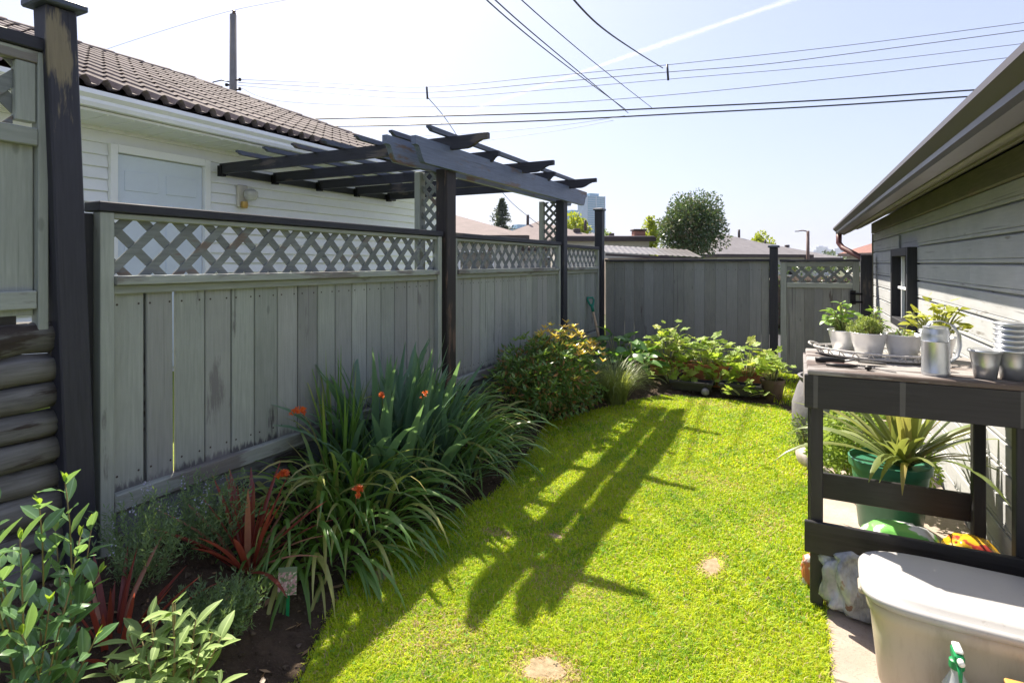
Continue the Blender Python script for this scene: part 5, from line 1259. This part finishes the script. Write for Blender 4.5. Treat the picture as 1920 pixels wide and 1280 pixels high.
bark = plain('bark', (.10,.075,.055), .95, bump=.6)
def tree(name, label, u, d, ztop, zbot, wid, mat, n, L, W, clumps, seed, cr=.42, group=None, shape=1.0):
    rg = np.random.default_rng(seed); c = bear(u, d); t = thing(name, label, 'tree', c, group=group)
    h = (ztop-zbot)/2; P, N = blob_points(n, (wid/2, wid/2, h), clumps, cr, rng=rg)
    if shape != 1: s = 1-(P[:,2]/h)*.5*shape; P[:,0] *= s; P[:,1] *= s
    P[:,2] += zbot+h
    link('crown', leaf_cloud('crown', P, N, L, W, .6, rng=rg), mat, t, (0,0,0), local=True)
    pts = [(0,0,-.06),(.03*wid,0,zbot*.6),(0,.03*wid,zbot+h*.5),(.02*wid,0,zbot+h*1.5)]
    vv, ff = tube_vf(pts, [wid*.05,wid*.04,wid*.03,wid*.008], 8); tr = link('trunk', mesh('trunk', vv, ff, True), bark, t, (0,0,0), local=True)
    for i in range(6):
        a = i*1.05+seed; zz = zbot+h*(.2+.2*i); vv, ff = tube_vf([(0,0,zz),(wid*.3*math.cos(a),wid*.3*math.sin(a),zz+h*.35)], [wid*.02,wid*.006], 6); link('limb', mesh('limb', vv, ff, True), bark, tr, (0,0,0), local=True)
rt = leafmat('dark_round_tree_leaf', (.055,.10,.05), (.11,.17,.07), (.26,.2,.12), transl=.25, rough=.35, spec=.5)
yt = leafmat('yellow_green_leaf', (.25,.32,.04), (.36,.40,.05), transl=.4, rough=.5)
mg = leafmat('mid_green_leaf', (.12,.19,.05), (.2,.27,.07), transl=.35)
cf = leafmat('conifer_needle', (.075,.105,.075), (.12,.15,.10), transl=.2)
tree('round_tree', 'dense round dark green tree rising behind the back fence', 1297, 19, 3.8, 1.5, 2.1, rt, 16000, .09, .05, 90, 3, .34)
tree('broadleaf_tree', 'bright yellow-green tree just left of the round dark tree', 1217, 30, 3.95, 1.6, 1.25, yt, 2200, .14, .1, 22, 4, .4, group='small street trees', shape=.5)
tree('broadleaf_tree', 'yellow-green treetop above the grey roofs right of the round tree', 1432, 70, 5.35, 2.4, 3.2, yt, 2000, .3, .2, 18, 5, .4, group='small street trees')
tree('broadleaf_tree', 'yellow-green tree below the pergola beam end, before the glass tower', 1080, 60, 6.6, 2.5, 3.2, yt, 2000, .3, .2, 18, 6, .4, group='small street trees')
tree('broadleaf_tree', 'green treetop just right of the capped corner post', 1140, 66, 5.6, 2.2, 2.6, mg, 1500, .3, .2, 16, 7, .4, group='small street trees')
# conifer
rg = np.random.default_rng(12); c = bear(941, 75); t = thing('conifer', 'layered dark conifer seen under the pergola beam', 'tree', c)
Ps = []; Ns = []; H0, H1 = 2.5, 9.6
for k in range(13):
    q = k/12; z = H0+(H1-H0)*q; rad = 2.9*(1-q)**.85+.12
    for b in range(9):
        a = rg.uniform(0,6.28); rr_ = rad*rg.uniform(.35,1.25); s = rg.random(46)[:,None]
        p = np.array([0,0,z])+s*np.array([math.cos(a)*rr_, math.sin(a)*rr_, .25*rr_-.15*rr_]); p[:,2] += -.18*rr_*s[:,0]**2+rg.normal(0,.16,46); p[:,:2] += rg.normal(0,.1*rr_**.5,(46,2)); Ps.append(p)
        Ns.append(np.tile(np.array([math.cos(a),math.sin(a),.3]),(46,1)))
link('crown', leaf_cloud('crown', np.concatenate(Ps), np.concatenate(Ns), .38, .13, .5, rng=rg), cf, t, (0,0,0), local=True)
vv, ff = tube_vf([(0,0,-.05),(0,0,5),(0,0,9.4)], [.22,.14,.02], 8); link('trunk', mesh('trunk', vv, ff, True), bark, t, (0,0,0), local=True)
# far tree belt and hedge line that reads as one mass
rg = np.random.default_rng(2); n = 9000; uu = rg.uniform(700,1760,n); dd = rg.uniform(220,420,n)
l_ = (uu-960)/1067*dd; px = l_*math.cos(YAW)-dd*math.sin(YAW); py = l_*math.sin(YAW)+dd*math.cos(YAW)
hz = rg.random(n)*(3.4+2.4*np.sin(uu*.045)+1.6*np.sin(uu*.13+1)+1.2*np.sin(uu*.31)); P = np.stack([px,py,np.maximum(0,hz)],1)
o = link('tree_belt', leaf_cloud('tree_belt', P, rg.normal(0,1,(n,3)), 2.2, 1.6, 1.0, rng=rg), leafmat('far_trees', (.10,.14,.09), (.15,.19,.12), transl=.2))
o['kind'] = 'stuff'; o['label'] = 'far belt of trees along the horizon'; o['category'] = 'trees'

# towers
k = NT('glass_tower'); tc = k.n('TexCoord'); v = tc.outputs['Object']; a = k.noise(v, .35, 2)
twm = k.done(k.bsdf(k.mix(a, (.10,.27,.40), (.22,.40,.52)), .15, spec=.6)); slabm = plain('tower_slab', (.34,.44,.52), .6, scale=.2)
def tower(label, u, d, w, dp, h, floors, group='glass towers', yaw=YAW+R(25)):
    c = bear(u, d); t = thing('tower', label, 'tower', c, yaw, group)
    fh = h/floors; rows = []
    link('core', box_me(w*.94, dp*.94, h, 0), twm, t, (0,0,h/2), local=True)
    sm = box_me(w, dp, fh*.22, 0); sm.materials.append(slabm)
    pm = box_me(w*.2, .5, fh*.6, 0); pm.materials.append(twm)
    for i in range(floors):
        link('floor_slab', sm, None, t, (0,0,fh*(i+.9)), local=True)
        for q in (-.36,-.12,.12,.36): link('window', pm, None, t, (q*w, -dp*.475, fh*(i+.45)), local=True)
    for q in (-.48, 0, .48): link('pier', box_me(w*.05, dp*1.01, h, 0), slabm, t, (q*w,0,h/2+.3), local=True)
    link('crown', box_me(w*.5, dp*.6, fh*1.4, 0), twm, t, (0,0,h+fh*.7), local=True)
tower('tall pale blue glass tower left of the capped corner post', 1109, 800, 30, 24, 94, 30)
tower('lower pale blue glass tower partly behind the pergola beam end', 1074, 880, 34, 26, 78, 24)
tower('far low blue glass block right of the conifer', 983, 800, 60, 30, 49, 12)
cm_ = plain('far_concrete', (.45,.48,.55), .8, scale=.1)
for i, (u, w, vt) in enumerate(((1528,14,470),(1538,26,463),(1549,18,468),(1574,30,466),(1586,20,471),(1500,40,474),(1562,14,472))):
    d = 2600; c = bear(u, d); t = thing('far_building', ['leftmost slim block', 'tallest block', 'block right of the tallest', 'broad block right of the gap', 'small block next to the broad one', 'long low block at the far left', 'slim block in the gap'][i]+' of the far skyline above the gate', 'building', c, YAW, 'far skyline blocks')
    h = hgt(vt, d); link('block', box_me(w*2, 30, h+30, 0), cm_, t, (0,0,h/2-15), local=True); link('roof_house', box_me(w*.8, 14, 5, 0), cm_, t, (0,0,h+2.5), local=True)
# street lamp and poles
pm_ = plain('rusty_pole', (.16,.10,.08), .7); wp = wood('utility_pole_wood', (.16,.15,.14), (.25,.235,.22), 'z', wear=.05)
c = bear(1515, 40); t = thing('street_lamp', 'slim street lamp with short arm above the garden gate', 'street lamp', c)
vv, ff = tube_vf([(0,0,-.05),(0,0,3.75)], [.12,.1], 8); link('pole', mesh('pole', vv, ff, True), pm_, t, (0,0,0), local=True)
vv, ff = tube_vf([(0,0,3.7),(-.3,-.15,3.78),(-.6,-.3,3.75)], .04, 6); link('arm', mesh('arm', vv, ff, True), pm_, t, (0,0,0), local=True); link('lamp_head', box_me(.3,.12,.08,.02), plain('lamp_grey', (.4,.4,.42), .5), t, (-.68,-.34,3.73), local=True)
c = bear(437, 24); t = thing('utility_pole', 'grey wooden utility pole rising behind the tiled roof', 'utility pole', c); zt = hgt(28, 24)
vv, ff = tube_vf([(0,0,-.05),(0,0,5),(0,0,zt)], [.19,.165,.135], 12); link('pole', mesh('pole', vv, ff, True), wp, t, (0,0,0), local=True)
lathe('insulator', [(.05,0),(.09,.05),(.05,.1),(.08,.15),(.001,.22)], plain('porcelain', (.12,.07,.05), .3), t, (c.x+.05,c.y,zt), 10)
for dz, s in ((-2.75,1),(-2.95,-1),(-3.15,1)):
    vv, ff = tube_vf([(0,0,zt+dz),(s*.28,s*.1,zt+dz)], .04, 6); link('bracket', mesh('bracket', vv, ff, True), iron, t, (0,0,0), local=True)
    vv, ff = lathe_vf([(.05,0),(.07,.05),(.05,.12)], 8); link('spool', mesh('spool', vv, ff, True), iron, t, (s*.28,s*.1,zt+dz-.05), local=True)
vv, ff = tube_vf([(-.2,0,zt-2.8),(-.6,-.1,zt-2.7),(-1.0,-.2,zt-2.75),(-1.2,-.2,zt-3.1)], .025, 6); link('loop_cable', mesh('loop', vv, ff, True), iron, t, (0,0,0), local=True)
wirem = plain('wire_black', (.03,.03,.035), .5); wireg = plain('wire_grey', (.22,.22,.25), .5)
def wire(label, pts, r, mat=wirem, group='overhead lines'):
    P3 = []
    for u, v_, d in pts: b = bear(u, d); P3.append(Vector((b.x, b.y, hgt(v_, d))))
    fine = []
    for i in range(len(P3)-1):
        p0 = P3[max(i-1,0)]; p1 = P3[i]; p2 = P3[i+1]; p3 = P3[min(i+2,len(P3)-1)]
        for k in range(8):
            q = k/8; fine.append(.5*((2*p1)+(p2-p0)*q+(2*p0-5*p1+4*p2-p3)*q*q+(3*p1-p0-3*p2+p3)*q**3))
    fine.append(P3[-1]); o = tube('power_line', fine, r, mat, None, 6); tag(o, label, 'power line', group)
def D(u): return 24-(u-437)/1483*5.6
def L_(*p): return [(u, v_, D(u)) for u, v_ in p]
wire('upper of the two thick dark cables across the sky', L_((480,226),(640,222),(1000,213),(1280,201),(1560,187),(1840,168),(2000,157)), .026)
wire('lower of the two thick dark cables across the sky', L_((500,236),(700,236),(1000,227),(1280,213),(1560,198),(1835,180),(2000,170)), .026)
wire('topmost thin grey line across the whole sky', L_((445,149),(620,156),(800,163),(1030,143),(1250,122),(1600,84),(2000,32)), .011, wireg)
wire('second thin grey line, just under the topmost one', L_((447,155),(620,164),(800,173),(1030,155),(1232,137),(1420,122),(1600,100),(2000,47)), .013, wireg)
wire('third thin grey line from the top', L_((445,160),(620,175),(800,184),(1030,168),(1250,149),(1600,119),(2000,72)), .010, wireg)
wire('lowest thin grey line above the thick cables', L_((448,163),(530,190),(800,200),(1030,194),(1280,176),(1600,143),(2000,95)), .011, wireg)
wire('left of the twin dark drop lines coming down from the top', [(880,-30,8.5),(960,42,10.5),(1060,122,14),(1174,206,21)], .012)
wire('right of the twin dark drop lines coming down from the top', [(896,-30,8.5),(975,42,10.5),(1070,122,14),(1178,212,21)], .012)
wire('thin single drop line between the twin and the twisted drop lines', [(950,-25,9),(1040,55,11),(1130,130,15),(1222,202,21)], .010)
wire('twisted dark drop line ending at the right spreader stick', [(1050,-30,9),(1120,45,11),(1190,95,15),(1243,128,20.5)], .017)
wire('dark drop line slanting from the left spreader stick to the pergola', [(803,184,22.6),(832,218,23.5),(858,256,25)], .014)
wire('thin dark line slanting below the pergola beam to the roofs', [(925,340,30),(965,385,31),(1035,440,33)], .015)
wire('thin slack line running below the thick cables to the right', [(640,262,25),(900,249,24),(1060,234,22),(1172,217,21)], .008, wireg)
wire('lowest slack line below the thick cables', [(880,268,25),(1040,246,23),(1150,226,21.5)], .007, wireg)
wire('thin line over the utility pole top at upper left', [(150,110,27),(225,84,26.5),(340,47,25),(440,19,24),(560,-4,22)], .009, wireg)
for lab, u, v0, v1 in (('short dark spreader stick on the thin lines above the pergola',800,163,186),('short dark spreader stick on the thin lines at upper right',1251,121,151)):
    b = bear(u, D(u)); o = tube('line_spreader', [(b.x,b.y,hgt(v0,D(u))),(b.x+.04,b.y,hgt(v1,D(u)))], .04, wirem, None, 8); tag(o, lab, 'line spreader', 'line spreaders')
# vapour trail high up
k = NT('contrail_vapour'); tc = k.n('TexCoord'); nz = k.noise(k.vmul(tc.outputs['Object'], (.004,.004,.004)), 3, 5, .7)
df = k.n('BsdfDiffuse'); k.set(df.inputs[0], (.95,.96,.98, 1)); tl = k.n('BsdfTranslucent'); k.set(tl.inputs[0], (.95,.96,.98,1)); ad = k.n('MixShader', i0=.6); k.t.links.new(df.outputs[0], ad.inputs[1]); k.t.links.new(tl.outputs[0], ad.inputs[2])
tr = k.n('BsdfTransparent'); mx = k.n('MixShader', i0=k.math('MULTIPLY', k.ramp(nz, .2, .8), .16)); k.t.links.new(tr.outputs[0], mx.inputs[1]); k.t.links.new(ad.outputs[0], mx.inputs[2]); cmm = k.done(mx.outputs[0])
pts = []
for q in range(15):
    e = q/14; u = 1640+(860-1640)*e; v_ = -55+(215+55)*e; d = 3000/(493-v_)*1067; b = bear(u, d); pts.append(Vector((b.x,b.y,3000)))
t = thing('contrail', 'white vapour trail slanting across the blue sky', 'contrail', pts[0])
for s_ in (1.0, .62, .3):
    vv, ff = tube_vf([p-pts[0] for p in pts], [s_*(42+26*math.sin(i*1.1)*.3-i*.9) for i in range(15)], 8); link('vapour_layer', mesh('vapour', vv, ff, True), cmm, t, (0,0,0), local=True)

# clipped hedge across the lane, seen through the gate lattice
c = Vector((.6,14.6,0)); t = thing('hedge', 'dark clipped hedge across the lane, seen through the gate lattice', 'hedge', c)
rg = np.random.default_rng(77); n = 6000; P = rg.uniform(-1,1,(n,3)); ax = rg.integers(0,3,n); P[np.arange(n),ax] = np.sign(P[np.arange(n),ax])*rg.uniform(.85,1.05,n); P *= np.array([2.2,.35,.69]); P[:,2] += .70
link('foliage', leaf_cloud('foliage', P, P*np.array([.3,1,.6]), .08, .045, .9, rng=rg), rt, t, (0,0,0), local=True, kind='stuff')
link('stem_mass', box_me(4.2,.5,1.2,.1), bark, t, (0,0,.6), local=True)

# ------------------------------------------------------------------ summer haze in the air
hz = link('haze', box_me(12400, 12400, 132, 0), None, None, (0, 0, 64.5)); hz['kind'] = 'stuff'
k = NT('haze_air'); pv_ = k.t.nodes.new('ShaderNodeVolumePrincipled'); pv_.inputs['Color'].default_value = (.86,.92,1,1); pv_.inputs['Density'].default_value = .00016
k.t.links.new(pv_.outputs[0], k.out.inputs['Volume']); hz.data.materials.append(k.m)
